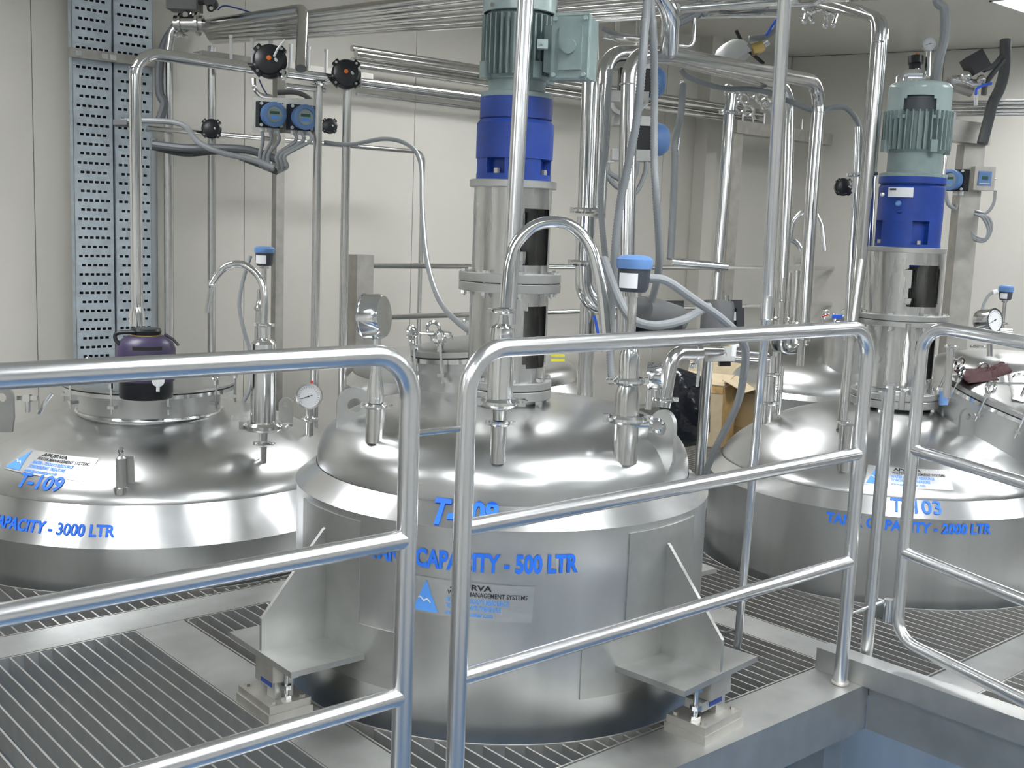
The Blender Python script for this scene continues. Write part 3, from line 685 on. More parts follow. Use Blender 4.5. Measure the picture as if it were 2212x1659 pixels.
# nameplate, plug and sight glass of the right gearbox
def on_cyl(t, c, R, px0, px1, py0, py1, m, name, under=None, off=.001):
    mb = MB(); n = 8; ym = (py0+py1)/2; a = phiat(c, R, px0, ym); b = phiat(c, R, px1, ym); b += 2*PI*round((a-b)/(2*PI))
    pm = (c.x+R*math.cos((a+b)/2), c.y+R*math.sin((a+b)/2)); z0 = zat(*pm, py1); z1 = zat(*pm, py0)
    vs = [(c.x+(R+off)*math.cos(a+(b-a)*i/n), c.y+(R+off)*math.sin(a+(b-a)*i/n), z) for z in (z0, z1) for i in range(n+1)]
    mb.add(vs, [(i, i+1, n+2+i, n+1+i) for i in range(n)]); return t.part(name, mb, m, under=under)
RG = r3['gm']
pl = on_cyl(ag3, C3a, RG, 1921, 1973, 405, 426, 'decal_white', 'nameplate', off=.006)
on_cyl(ag3, C3a, RG, 1925, 1938, 407, 411, 'decal_black', 'print', pl, .0075)
for px, py, rr, m in ((1909, 420, .010, 'steel_bright'), (1941, 440, .011, 'cap_blue'), (1944, 456, .009, 'blue_paint')):
    a = phiat(C3a, RG, px, py); p = Vector((C3a.x+RG*math.cos(a), C3a.y+RG*math.sin(a), 0)); p.z = zat(p.x, p.y, py); d = Vector((math.cos(a), math.sin(a), 0))
    ag3.part('plug', MB().lathe([(0, 0), (rr, 0), (rr, .006), (rr*.6, .012), (0, .013)], p, d, 16), m)
# ================================================================== FITTINGS ON TANK TOPS
def lug(label, p, dirv, w, h, t0, name='lifting_lug', disc=False, tilt=0):
    """rounded lifting plate with an eye, standing on p"""
    p = Vector(p); u = Vector(dirv).normalized(); nn = u.cross(Vector((0, 0, 1))); poly = [(-w/2, -.05), (w/2, -.05)]+[(w/2*math.cos(PI*i/12), h-w/2+w/2*math.sin(PI*i/12)) for i in range(13)]
    # ring with a true hole: build as two strips
    k = 24; ro = []; ri = []
    for i in range(k):
        a = 2*PI*i/k; d = (math.cos(a), math.sin(a)); R = w/2
        if d[1] >= 0: o_ = (R*d[0], h-w/2+R*d[1])
        else:
            s_ = min(R/max(1e-6, abs(d[0])), (h-w/2+.05)/abs(d[1])); o_ = (s_*d[0], h-w/2+s_*d[1])
        ro.append(o_); ri.append((w*.2*d[0], h-w/2+w*.2*d[1]))
    upv = Vector((0, 0, 1)); f = lambda q, s: p+u*q[0]+upv*q[1]+nn*s*t0/2
    vs = [f(q, s) for s in (-1, 1) for q in ro+ri]; K = 2*k; fs = []
    for i in range(k):
        j = (i+1) % k
        fs += [(i, j, k+j, k+i), (K+i, K+k+i, K+k+j, K+j), (i, K+i, K+j, j), (k+i, k+j, K+k+j, K+k+i)]
    mb = MB().add(vs, fs)
    return solo(name, mb, 'steel_plate', label, 'lug')
def gauge(t, c, ax, r, th=.03, under=None):
    """dial gauge, face toward ax"""
    c = Vector(c); ax = Vector(ax).normalized()
    g = t.part('gauge_case', MB().lathe([(0, -th), (r*.9, -th), (r, -th*.8), (r, -.002), (r*1.04, 0), (r*1.04, .004), (r*.9, .004), (r*.9, .001)], c, ax, 36), 'steel_bright')
    t.part('dial', MB().lathe([(0, .0015), (r*.9, .0015)], c, ax, 36), 'white_dial', under=g)
    a = Vector((0, 0, 1)); u = (a-ax*a.dot(ax)).normalized(); v = ax.cross(u)
    mk = MB()
    for i in range(21):
        an = math.radians(225-13.5*i); d = math.cos(an)*-v+math.sin(an)*u
        mk.obox(c+ax*.0022+d*r*.76, d*r*.06, d.cross(ax)*r*.012, ax*.0004)
    t.part('scale_marks', mk, 'decal_black', under=g)
    an = math.radians(200); d = math.cos(an)*-v+math.sin(an)*u
    t.part('pointer', MB().obox(c+ax*.003+d*r*.18, d*r*.5, d.cross(ax)*r*.022, ax*.0004).cyl(c+ax*.002, c+ax*.005, r*.07, 12), 'decal_black', under=g)
    return g
def vert(t, name, x, y, prof, m='steel_bright', n=28, under=None): return t.part(name, stk(MB(), x, y, prof, n), m, under=under)
def vclamp(t, x, y, py, hw, side=None):
    z = zat(x, y, py); clamp(t, (x, y, z), (0, 0, 1), hw*depth((x, y, z))/FL, side)
def transmitter(label, x, y, pys, sc, stem_to, label_white=True):
    """level transmitter head: rows cap top, cap bottom, body bottom; sc = px half width"""
    t = T('level_transmitter', label, 'transmitter', (x, y, zat(x, y, stem_to)))
    a, b, c = pys
    t.part('stem', stk(MB(), x, y, [(stem_to, sc*.26), (c+sc*.3, sc*.26), (c+sc*.3, sc*.46), (c, sc*.5)]), 'steel_pipe')
    t.part('housing', stk(MB(), x, y, [(c, sc*.72), (c-sc*.25, sc*.86), (b, sc*.93)]), 'dark_plastic')
    t.part('blue_cap', stk(MB(), x, y, [(b, sc*1.0), (b-(b-a)*.3, sc*1.04), (a+(b-a)*.3, sc*1.04), (a+(b-a)*.08, sc*.85), (a, sc*.5)]), 'cap_blue', 'blue screw cap')
    if label_white:
        R = sc*.92*depth((x, y, zat(x, y, b)))/FL
        X0 = pxy((x, y, zat(x, y, b)))[0]
        on_cyl(t, Vector((x, y)), R, X0-sc*.82, X0+sc*.18, b+(c-b)*.2, b+(c-b)*.85, 'decal_white', 'paper_label', off=.002)
    return t
def nozz(S, px, py): p = S.hit(px, py); return p.x, p.y
# ---- middle tank: gooseneck vent with cylinder
x, y = nozz(S5, 1075, 992)
t = T('vent_filter', 'gooseneck vent pipe over a polished cylinder on the middle tank', 'vent pipe', (x, y, zat(x, y, 990)))
vert(t, 'nozzle', x, y, [(1000, 17), (915, 17)], 'steel_pipe'); vclamp(t, x, y, 913, 17)
vert(t, 'lower_neck', x, y, [(906, 16), (885, 17), (883, 21), (878, 21)], 'steel_bright')
vclamp(t, x, y, 868, 29); vert(t, 'filter_cylinder', x, y, [(866, 28), (722, 28), (708, 26), (699, 14), (680, 12)], 'steel_bright')
vclamp(t, x, y, 671, 17, -RT)
cx_ = pxy((x, y, zat(x, y, 600)))[0]
dd = depth((x, y, zat(x, y, 600))); top = []
pl_ = [at(cx_+1, 664, D=dd), at(cx_+5, 610, D=dd), at(cx_+10, 570, D=dd), at(cx_+26, 526, D=dd), at(cx_+62, 490, D=dd), at(cx_+106, 479, D=dd), at(cx_+148, 490, D=dd), at(cx_+184, 530, D=dd), at(cx_+203, 590, D=dd), at(cx_+212, 640, D=dd), at(cx_+218, 700, D=dd), at(cx_+222, 760, D=dd)]
t.part('gooseneck_tube', MB().tube(cr(pl_, 6), 13*dd/FL, 18), 'steel_bright')
# tall pipe left of it rising out of the picture
pipe('tall steel pipe in front of the middle agitator, rising past the blue gearbox', A((1096, 700, 2.98), (1105, 560, 2.96), (1139, -60, 2.92)), 17.5*2.95/FL, m='steel_rail')
# ---- middle tank: level transmitter and its nozzle
x, y = nozz(S5, 1349, 985)
t = transmitter('large level transmitter with blue cap on the middle tank, right of the gooseneck', x, y, (551, 580, 630), 38, 770)
vert(t, 'neck_fitting', x, y, [(825, 22), (765, 22), (752, 17)], 'steel_bright'); vert(t, 'sight_neck', x, y, [(904, 27), (850, 27), (826, 19)], 'steel_pipe')
vclamp(t, x, y, 822, 24, -RT); vclamp(t, x, y, 904, 29); vert(t, 'nozzle', x, y, [(1000, 27), (905, 27)], 'steel_pipe')
z_ = zat(x, y, 918); p = Vector((x, y, z_))+RT*.075-FW*.02
t.part('hand_knob', MB().lathe([(0, -.012), (.018, -.012), (.019, .006), (.012, .012), (0, .013)], p, -FW, 20).cyl(p-RT*.06, p, .006, 10), 'steel_bright')
c1 = Vector((x, y, zat(x, y, 600)))+side*.04
cable('thick grey cable from the large transmitter down behind the front railing', [c1, at(1440, 607, D=depth(c1)), at(1500, 648, D=2.9), at(1560, 690, D=3.0), at(1606, 740, D=3.1), at(1608, 800, D=3.25), at(1590, 880, D=3.4), at(1545, 970, D=3.6), at(1510, 1060, D=3.8)], .0115, 'hose_gray')
cable('grey cable looping below the grey actuators', A((1305, 560, 3.3), (1330, 630, 3.2), (1360, 685, 3.15), (1410, 703, 3.15), (1470, 693, 3.2), (1512, 672, 3.3), (1530, 662, 3.4)), .0125, 'hose_gray')
# ---- middle tank: side-on pressure gauge at the left
x, y = nozz(S5, 809, 948)
t = T('pressure_gauge', 'pressure gauge seen edge-on above the left of the middle tank', 'gauge', (x, y, zat(x, y, 948)))
vert(t, 'nozzle', x, y, [(955, 20), (880, 20)], 'steel_pipe'); vclamp(t, x, y, 876, 18)
vert(t, 'cone_adapter', x, y, [(870, 17), (845, 18), (800, 11), (720, 9)], 'steel_bright')
gc = Vector((x, y, zat(x, y, 684))); gauge(t, gc-RT*.028, (-RT*.96+FW*.26).normalized(), .058, .05)
# ---- middle tank manhole at the back (tilted cylinder with hinged lid)
def manhole(label, c, ax, R, h, nb, lid=.02, name='manhole', eye=.0145, ph0=0, handle=None, neckr=.9, low=.10):
    c = Vector(c); ax = Vector(ax).normalized(); t = T(name, label, 'manhole', c)
    t.part('neck', MB().lathe([(R*neckr, -low), (R*neckr, h-.014)], c, ax, 72), 'steel_shell')
    t.part('neck_flange', MB().lathe([(R*.8, h-.014), (R, h-.014), (R, h), (R*.8, h)], c, ax, 72), 'steel_bright')
    t.part('gasket', MB().lathe([(R*.9, h), (R*.995, h), (R*.995, h+.005), (R*.9, h+.005)], c, ax, 72), 'black_plastic')
    t.part('lid', MB().lathe([(R, h+.005), (R, h+.005+lid*.8), (R*.97, h+.005+lid), (R*.85, h+.005+lid*1.3), (R*.5, h+.005+lid*1.9), (0, h+.005+lid*2.2)], c, ax, 72), 'steel_dome', ang=50)
    a = Vector((1, 0, 0)); u = (a-ax*a.dot(ax)).normalized(); v = ax.cross(u)
    for i in range(nb):
        an = ph0+2*PI*i/nb; d = math.cos(an)*u+math.sin(an)*v; p = c+d*R*1.0
        b = t.part('swing_bolt', MB().cyl(p+ax*(h-.07), p+ax*(h+.05), .0055, 8).obox(p+ax*(h-.045)-d*R*.03, d*.016, d.cross(ax)*.012, ax*.006).cyl(p+ax*(h+.026), p+ax*(h+.043), .011, 10), 'steel_bright')
        t.part('eye_nut', MB().torus(p+ax*(h+.045+eye), d.cross(ax)*.3+d, eye, eye*.3, 16, 8), 'steel_bright', under=b)
    if handle:
        hc, hd, hl, hh = handle; hc = Vector(hc); hd = Vector(hd).normalized()
        t.part('lid_handle', MB().tube(fil([hc-hd*hl/2, hc-hd*hl/2+ax*hh, hc+hd*hl/2+ax*hh, hc+hd*hl/2], .012, 5), .0055, 10), 'steel_bright')
    return t
mh = at(1065, 880, D=3.45); axm = (Vector((0, 0, 1))+RT*-.10).normalized()
manhole('tilted manhole at the back of the middle tank, left of the agitator', Vector((2.24, 2.69, .70)), axm, .205, .155, 10, handle=(Vector((2.13, 2.78, .872)), RT, .10, .035), ph0=.35, eye=.021)
# ---- manhole of the left tank, with purple jug standing on its lid
MH9 = Vector((1.80, 4.15, .445)); m9 = manhole('round manhole of the left tank, closed by swing bolts', MH9, (0.0, 0, 1), .318, .145, 10, ph0=.1, lid=.010, neckr=.83)
m9.part('weld_ring', MB().torus((MH9.x, MH9.y, .492), (0, 0, 1), .318*.83+.004, .007, 72, 8), 'steel_bright')
jz = MH9.z+.145+.018; jc = at(316, 850, Z=jz)
j = T('insulated_jug', 'purple insulated jug with black lid and handle, standing on the left manhole', 'jug', jc)
jr = 58*depth(jc)/FL; JX, JY = jc.x, jc.y
j.part('base', stk(MB(), JX, JY, [(858, 54), (855, 56), (820, 56), (818, 54)]), 'black_plastic')
j.part('body', stk(MB(), JX, JY, [(820, 60), (770, 62), (752, 62), (738, 56), (727, 44), (724, 34)]), 'purple', ang=60)
j.part('rim_ring', stk(MB(), JX, JY, [(727, 33), (722, 33)]), 'brass'); j.part('lid', stk(MB(), JX, JY, [(725, 31), (714, 33), (709, 30), (708, 0.5)]), 'black_plastic')
dj = depth((JX, JY, .8)); hxl = A((264, 748, dj-.05), (250, 735, dj-.05), (247, 722, dj-.05), (262, 718, dj-.05), (292, 718, dj-.05))
j.part('handle', MB().tube(fil(hxl, .02, 5), .007, 10), 'black_plastic'); j.part('handle_lug', MB().tube(A((356, 722, dj), (374, 733, dj), (386, 746, dj)), .005, 8), 'black_plastic')
on_cyl(j, Vector((JX, JY)), 61*dj/FL, 286, 350, 750, 758, 'decal_black', 'print')
j.part('white_tag', MB().lathe([(0, 0), (.022, 0), (.022, .003), (0, .003)], at(342, 822, D=dj-.12), -FW, 20).cyl(at(342, 822, D=dj-.12), at(341, 846, D=dj-.12), .006, 10), 'white_plastic')
# ---- manhole of the right tank at the right frame edge: wide tilted lid
ax3 = (Vector((0, 0, 1))+RT*.30-FW*.16).normalized()
m3c = at(2138, 1000, D=4.42)
def onl(px, py, off=.012):                      # point on the lid plane seen at a pixel
    d = ray(px, py); n_ = ax3; o_ = m3c+ax3*(.25+.028+off); t_ = (o_-CP).dot(n_)/d.dot(n_); return CP+d*t_
manhole('large tilted manhole at the right frame edge, cloths lying on its lid', m3c, ax3, .285, .245, 12, ph0=.5, low=.22, handle=(onl(2165, 858, 0), (RT-FW*.2), .13, .055), neckr=.93, eye=.02)
lidc = m3c+ax3*.31
def cloth(label, pts, m, th=.02, cat='cloth', name='folded_cloth', g=9):
    """soft folded cloth: subdivided quad patch with folds and thickness"""
    a, b, c, d = map(Vector, pts); vs = []; nrm = (b-a).cross(d-a).normalized(); nrm = nrm if nrm.z > 0 else -nrm
    top = []; bot = []
    for i in range(g+1):
        for k in range(g+1):
            s_, t_ = i/g, k/g; p = a*(1-s_)*(1-t_)+b*s_*(1-t_)+c*s_*t_+d*(1-s_)*t_
            e = min(s_, 1-s_, t_, 1-t_)*4; e = min(1, e)
            top.append(p+nrm*(th*(.35+.65*e)+.010*math.sin(9*s_+3*t_+i)*e+rnd.uniform(-.004, .004))); bot.append(p)
    n = len(top); mb = MB(); G = g+1; fs = []
    for i in range(g):
        for k in range(g):
            q = i*G+k; fs += [(q, q+G, q+G+1, q+1), (n+q, n+q+1, n+q+G+1, n+q+G)]
    for i in range(g):
        fs += [(i*G, n+i*G, n+(i+1)*G, (i+1)*G), (i*G+g, (i+1)*G+g, n+(i+1)*G+g, n+i*G+g), (i, i+1, n+i+1, n+i), (g*G+i, n+g*G+i, n+g*G+i+1, g*G+i+1)]
    mb.add(top+bot, fs); return solo(name, mb, m, label, cat, ang=80)
cloth('dark maroon cloth lying on the tilted manhole lid at the right', [onl(2060, 800), onl(2092, 828), onl(2158, 822), onl(2125, 796)], 'maroon', .014)
cloth('maroon cloth end folded up toward the white cloth', [onl(2112, 804), onl(2145, 818), onl(2184, 806), onl(2168, 790)], 'maroon', .03)
cloth('crumpled white cloth at the right frame edge on the manhole lid', [onl(2176, 812), onl(2186, 862), onl(2250, 880), onl(2260, 800)], 'white_cloth', .035)
# ---- left tank: gooseneck vent with tall cylinder
x, y = nozz(S9, 568, 995)
t = T('vent_filter', 'gooseneck vent pipe over a tall polished cylinder on the left tank', 'vent pipe', (x, y, zat(x, y, 1000)))
vert(t, 'nozzle', x, y, [(1010, 8), (965, 8)], 'steel_pipe'); vclamp(t, x, y, 958, 12); vert(t, 'neck', x, y, [(955, 9), (932, 10)], 'steel_bright')
vclamp(t, x, y, 920, 29); vert(t, 'filter_cylinder', x, y, [(930, 33), (918, 33), (915, 27), (742, 27), (734, 20), (730, 9), (706, 9)], 'steel_bright'); vclamp(t, x, y, 701, 12)
dd = depth((x, y, zat(x, y, 700))); cx_ = pxy((x, y, zat(x, y, 700)))[0]
t.part('gooseneck_tube', MB().tube(cr(A((cx_, 700, dd), (cx_+2, 660, dd), (cx_-2, 620, dd), (cx_-18, 590, dd), (cx_-48, 571, dd), (cx_-80, 575, dd), (cx_-102, 595, dd), (cx_-114, 615, dd)), 6), .013, 16), 'steel_bright')
t.part('outlet_tip', MB().cyl(*A((cx_-113, 612, dd), (cx_-124, 676, dd)), .0095, 14).sph(at(cx_-113, 616, D=dd), .015), 'steel_bright')
# ---- left tank: transmitter, gauge, lugs
x, y = nozz(S9, 583, 905)
t = transmitter('small level transmitter with blue cap behind the left vent', *(lambda p: (p.x, p.y))(at(570, 700, D=4.75)), (532, 546, 574), 21, 900)
q = at(559, 700, D=4.7)
t = T('sensor_probe', 'slim steel sensor probe behind the left vent cylinder', 'sensor', (q.x, q.y, zat(q.x, q.y, 900)))
vert(t, 'probe_body', q.x, q.y, [(900, 9), (720, 9), (700, 8), (672, 7), (668, 10), (664, 10), (660, 7), (648, 5), (625, 3)], 'steel_pipe')
cable('thin grey cable hanging down behind the left vent', A((541, 553, 4.8), (524, 610, 4.8), (517, 660, 4.8), (526, 710, 4.8), (540, 760, 4.8), (542, 830, 4.75), (524, 872, 4.7)), .0085, 'hose_gray')
x, y = nozz(S9, 668, 940)
t = T('pressure_gauge', 'round white-faced pressure gauge on the left tank', 'gauge', (x, y, zat(x, y, 940)))
vert(t, 'stem', x, y, [(940, 9), (912, 9), (908, 12), (902, 12), (898, 8), (882, 8)], 'steel_pipe'); vclamp(t, x, y, 904, 10)
gc = Vector((x, y, zat(x, y, 856))); g_ = gauge(t, gc-FW*.02, (-FW+Vector((0, 0, -.1))).normalized(), 27*depth(gc)/FL, .035)
t.part('red_cap', MB().sph(at(674, 825, D=depth(gc)), .006), 'red', under=g_)
lug('lifting lug with an eye at the right of the left tank', S9.hit(617, 912), RT, .055, .10, .012)
lug('grey lifting lug cut by the left frame edge', S9.hit(6, 900), RT, .075, .10, .012)
lug('round lifting lug at the left of the middle tank', S5.hit(765, 902), RT*.8+FW*.3, .10, .085, .012)
lug('rounded lifting lug at the right of the middle tank beside the knob', S5.hit(1428, 985)+Vector((0, 0, .0)), (RT*.55-FW*.8), .10, .125, .012)
lug('lifting lug at the foot of the tilted right manhole', S3.hit(2085, 940), (RT+FW*.3), .06, .10, .012)
x, y = nozz(S9, 262, 1050)
t = T('sight_post', 'short vertical rod fitting with round head on the left tank', 'fitting', (x, y, zat(x, y, 1055)))
vert(t, 'base_collar', x, y, [(1066, 17), (1052, 16), (1050, 13)], 'steel_pipe'); vert(t, 'rod', x, y, [(1052, 11), (990, 11), (985, 6), (978, 5)], 'steel_plate'); vert(t, 'round_head', x, y, [(980, 5), (976, 7), (970, 7), (966, 4)], 'steel_bright')
pz = at(276, 1020, D=depth((x, y, .4))+.02); t.part('side_plate', MB().obox(pz, RT*.022, FW*.004, Vector((0, 0, .055))), 'steel_plate')
x, y = nozz(S9, 60, 885)
t = T('wing_valve', 'small steel wing nut fitting left of the left manhole', 'fitting', (x, y, zat(x, y, 885)))
vert(t, 'stem', x, y, [(890, 6), (866, 6)], 'steel_bright'); pz = Vector((x, y, zat(x, y, 860))); t.part('wing', MB().obox(pz, RT*.032, FW*.006, UP*.007).obox(pz, RT*.01, FW*.01, UP*.012), 'steel_bright')
p1 = S9.hit(85, 893); t = T('relief_fitting', 'small slanting steel tube beside the left manhole flange', 'fitting', p1)
t.part('tube', MB().tube([p1, at(98, 868, D=depth(p1)-.02), at(112, 850, D=depth(p1)-.02)], .007, 10), 'steel_bright')
# ---- right tank fittings
def simple_nozzle(label, S, px, py, top, hw, clamps=(), m='steel_pipe', extra=None, cat='nozzle', name='nozzle_pipe'):
    x, y = nozz(S, px, py); t = T(name, label, cat, (x, y, zat(x, y, py)))
    vert(t, 'tube', x, y, [(py+8, hw), (top, hw)], m)
    for c in clamps: vclamp(t, x, y, c, hw*1.05)
    return t
simple_nozzle('nozzle with slanting pipe clamp left on the right tank', S3, 1657, 912, 770, 12, (808, 870), 'steel_pipe')
simple_nozzle('tall thin pipe standing on the left of the right tank dome', S3, 1815, 1005, 700, 8, (912,), 'steel_pipe')
simple_nozzle('short wide nozzle at the base of the thin pipe on the right tank', S3, 1822, 1010, 920, 13, (), 'steel_pipe')
simple_nozzle('slim sampling nozzle beside the clamp pipe, right tank', S3, 1682, 895, 790, 5, (845,), 'steel_bright')
# two parallel pipes rising at the right from elbows near the ceiling
pipe('front one of two parallel pipes left of the right motor, bending near the ceiling', A((1838, 735, 4.3), (1862, 560, 4.3), (1903, 40, 4.2), (1795, 3, 4.9)), 11*4.3/FL, .10, welds=[(at(1898, 90, D=4.2), (0, 0, 1))])
pipe('rear one of two parallel pipes left of the right motor, bending near the ceiling', A((1815, 930, 4.2), (1842, 700, 4.4), (1893, 42, 4.5), (1760, 8, 5.2)), 9*4.4/FL, .10, clamps=[(at(1897, 82, D=4.5), (0, 0, 1))])
pipe('bright third pipe beside the right motor, bending near the ceiling', A((1868, 700, 4.55), (1884, 380, 4.6), (1912, 45, 4.5), (1830, 8, 5.1)), 10*4.5/FL, .10, 'steel_bright')
# ---- front slim post pipe 1695 -> 1590
pipe('long slim pipe standing in front of the right tank, from ceiling to grating', A((1698, -60, 2.9), (1658, 640, 3.15), (1655, 690, 3.15)), 14*3.1/FL, m='steel_rail', welds=[(at(1655, 690, D=3.15), (0, 0, 1))])
pipe('lower thin part of the slim pipe reaching the grating beside the cable', [at(1655, 690, D=3.16), at(1640, 870, D=3.25), Vector((2.715, 1.994, 0))], .0125, m='steel_rail')
pipe('steel post standing on the far grating right of the middle tank', [at(1530, 765, D=4.1), at(1512, 1020, D=4.35)], .0205, m='steel_pipe')
# ---- perforated lift of far nozzles on the middle tank right
pipe('curved outlet pipe rising from the right of the middle tank into the valve manifold', A((1432, 880, 3.45), (1452, 762, 3.45), (1510, 762, 3.55)), 16*3.45/FL, .05, clamps=[(at(1433, 862, D=3.45), (0, 0, 1)), (at(1503, 762, D=3.55), RT)])
t = T('valve_manifold', 'steel valve manifold block right of the middle tank with small cocks', 'valve', at(1560, 765, D=3.7))
t.part('manifold_block', MB().obox(at(1555, 765, D=3.72), RT*.045, FW*.03, UP*.024), 'steel_plate')
t.part('cross_tube', MB().tube(A((1560, 765, 3.7), (1655, 772, 3.9)), .017, 16), 'steel_bright')
t.part('cross_tube', MB().tube(A((1500, 756, 3.6), (1560, 758, 3.7)), .015, 16), 'steel_pipe')
clamp(t, at(1512, 760, D=3.6), RT, .018); clamp(t, at(1583, 766, D=3.72), RT, .017)
t.part('drain_cock', MB().tube(A((1505, 770, 3.58), (1504, 795, 3.58)), .008, 10).sph(at(1487, 773, D=3.55), .009).cyl(*A((1495, 768, 3.56), (1490, 775, 3.56)), .004, 8).sph(at(1495, 790, D=3.56), .010), 'steel_bright')
t.part('white_connector', MB().cyl(*A((1582, 770, 3.7), (1584, 745, 3.7)), .012, 12).cyl(*A((1584, 748, 3.7), (1596, 746, 3.7)), .006, 8), 'white_plastic')
t.part('brass_fitting', MB().cyl(*A((1575, 756, 3.72), (1571, 746, 3.72)), .009, 8), 'brass')
t.part('black_solenoid', MB().obox(at(1565, 783, D=3.75), RT*.018, FW*.015, UP*.012), 'black_plastic')
pipe('thin steel rod hanging below the valve manifold', A((1512, 775, 3.6), (1506, 835, 3.62)), .0055, m='steel_bright')
# side valve + gauge on the middle tank right
t = T('pressure_gauge', 'small pressure gauge seen edge-on beside the large transmitter', 'gauge', at(1405, 880, D=3.2))
t.part('stem', MB().cyl(*A((1400, 885, 3.2), (1402, 845, 3.2)), .010, 12), 'steel_bright'); gauge(t, at(1404, 812, D=3.2), (-RT+FW*.25).normalized(), .038, .035)
t.part('fitting', MB().cyl(*A((1420, 860, 3.22), (1418, 800, 3.22)), .008, 10).sph(at(1420, 805, D=3.2), .013), 'steel_bright')
# ================================================================== BACK WALL EQUIPMENT
# perforated cable trays
def tray(label, x0, x1, y, z0, z1, cols, off):
    t = T('cable_tray', label, 'cable tray', (x0, y, z0), 'perforated trays on the back wall'); mb = MB(); w_ = x1-x0; pitch = .0455; nr = int((z1-z0)/pitch)
    def q(a, b, c, d): mb.add([(a, y, c), (b, y, c), (b, y, d), (a, y, d)], [(0, 1, 2, 3)])
    mg = w_*.07
    for r in range(nr):
        za = z0+r*pitch; zb = za+pitch; h0 = za+pitch*.36; h1 = za+pitch*.64; n = cols if r % 2 else cols-1
        q(x0, x1, za, h0); q(x0, x1, h1, zb); s_ = (w_-2*mg)/cols; hw = s_*.32; st = x0+mg+(0 if r % 2 else s_/2); px_ = x0
        for k in range(n):
            c = st+s_*(k+.5); q(px_, c-hw, h0, h1); px_ = c+hw
        q(px_, x1, h0, h1)
    t.part('perforated_sheet', mb, 'galvanised', kind=None, ang=10)
    t.part('side_flange', MB().box((x0, y, z0), (x0+.002, y+.045, z1)), 'galvanised'); t.part('side_flange', MB().box((x1-.002, y, z0), (x1, y+.045, z1)), 'galvanised')
    t.part('gap_shade_sheet', MB().box((x0+.002, y+.043, z0), (x1-.002, y+.045, z1)), 'dark_plastic')  # dark sheet standing in for the shade seen through the holes
YT = 5.62
xa = at(160, 400, Y=YT).x; xb = at(247, 400, Y=YT).x; xc = at(331, 400, Y=YT).x
tray('left one of the two perforated galvanised trays on the back wall', xa, xb-.004, YT, -.6, ZC-.01, 6, 0)
tray('right one of the two perforated galvanised trays, behind the vertical pipe', xb+.004, xc, YT, -.6, ZC-.01, 6, .02)
a = at(150, 112, Y=YT-.03); b = at(332, 130, Y=YT-.03)
t = T('support_strap', 'flat steel strap bolted across the two perforated trays', 'bracket', a)
t.part('strap', MB().box((a.x, YT-.04, a.z-.022), (b.x+.02, YT-.006, a.z+.022)), 'steel_dull')
for fx in (.06, .36, .46): t.part('weld_patch', MB().box((a.x+fx*.42, YT-.042, a.z-.014), (a.x+fx*.42+.03, YT-.040, a.z+.012)), 'steel_bright')
def vpipe(label, px0, py0, px1, py1, Y, r, m='steel_pipe', clamps=(), name='steel_pipe'):
    a = at(px0, py0, Y=Y); b = Vector((a.x, Y, zat(a.x, Y, py1))); t = T(name, label, 'pipe', b)
    t.part('tube', MB().tube([b, a], r, 16), m)
    for c in clamps: clamp(t, (a.x, Y, zat(a.x, Y, c)), (0, 0, 1), r*1.05)
    return a
vpipe('vertical pipe right of the perforated trays', 363, 95, 355, 900, 5.45, .024)
vpipe('vertical pipe passing behind the small black valve', 458, 100, 462, 900, 5.45, .021)
vpipe('grey capillary pipe beside the right perforated tray', 332, 300, 322, 900, 5.5, .017, 'hose_gray')
# square post on the wall
def spost(label, px, pyt, pyb, Y, hw, m='steel_dull', cat='post', d=None):
    a = at(px, pyt, Y=Y); z0 = zat(a.x, Y, pyb)
    return solo('square_post', MB().box((a.x-hw, Y-(d or hw), z0), (a.x+hw, Y+(d or hw), a.z)), m, label, cat)
spost('square steel post carrying the twin flow displays', 603, 150, 950, 5.35, .024)
spost('thick square steel post at the left end of the rear handrail', 778, 550, 980, 5.30, .055)
# front loop pipe with valves (plane Y = 4.6)
YP = 4.55; ZP = at(297, 112, Y=YP).z
def yp(px, py, Y=YP): return at(px, py, Y=Y)
xl = yp(293, 300).x
z0 = zat(xl, YP, 712)
t = T('steel_pipe', 'large bright pipe rising behind the purple jug and bending right to the valves', 'pipe', (xl, YP, z0))
xv1 = yp(548, 148).x
t.part('tube', MB().tube(fil([(xl, YP, zat(xl, YP, 690)), (xl, YP, ZP), (xv1, YP, ZP-.005)], .10, 9), .0245, 22), 'steel_bright')
t.part('reducer', MB().lathe([(.024, 0), (.031, -.03), (.033, -.08), (0, -.08)], (xl, YP, zat(xl, YP, 662)), (0, 0, 1), 24), 'steel_bright')
t.part('weld_ring', MB().torus((xl, YP, zat(xl, YP, 146)), (0, 0, 1), .0245, .002), 'steel_bright')
x1_, x2_ = yp(618, 152).x, yp(718, 163).x
zz = ZP-.005
t = T('steel_pipe', 'short bright pipe between the two black diaphragm valves, with tee', 'pipe', (x1_, YP, zz))
t.part('tube', MB().tube([(x1_, YP, zz), (x2_, YP, zz)], .0225, 20), 'steel_bright')
t.part('lower_tube', MB().tube([(x1_, YP, zz-.055), (x2_-.04, YP, zz-.055)], .012, 14), 'steel_pipe')
x3_ = yp(776, 170).x; x4_ = yp(1075, 205).x
t = T('steel_pipe', 'long bright pipe from the right diaphragm valve to behind the green motor', 'pipe', (x3_, YP, zz))
t.part('tube', MB().tube([(x3_, YP, zz), (x4_, YP, zz)], .0225, 20), 'steel_bright')
t.part('lower_tube', MB().tube([(x3_, YP+.02, zz-.05), (x4_, YP+.02, zz-.05)], .008, 12), 'steel_pipe')
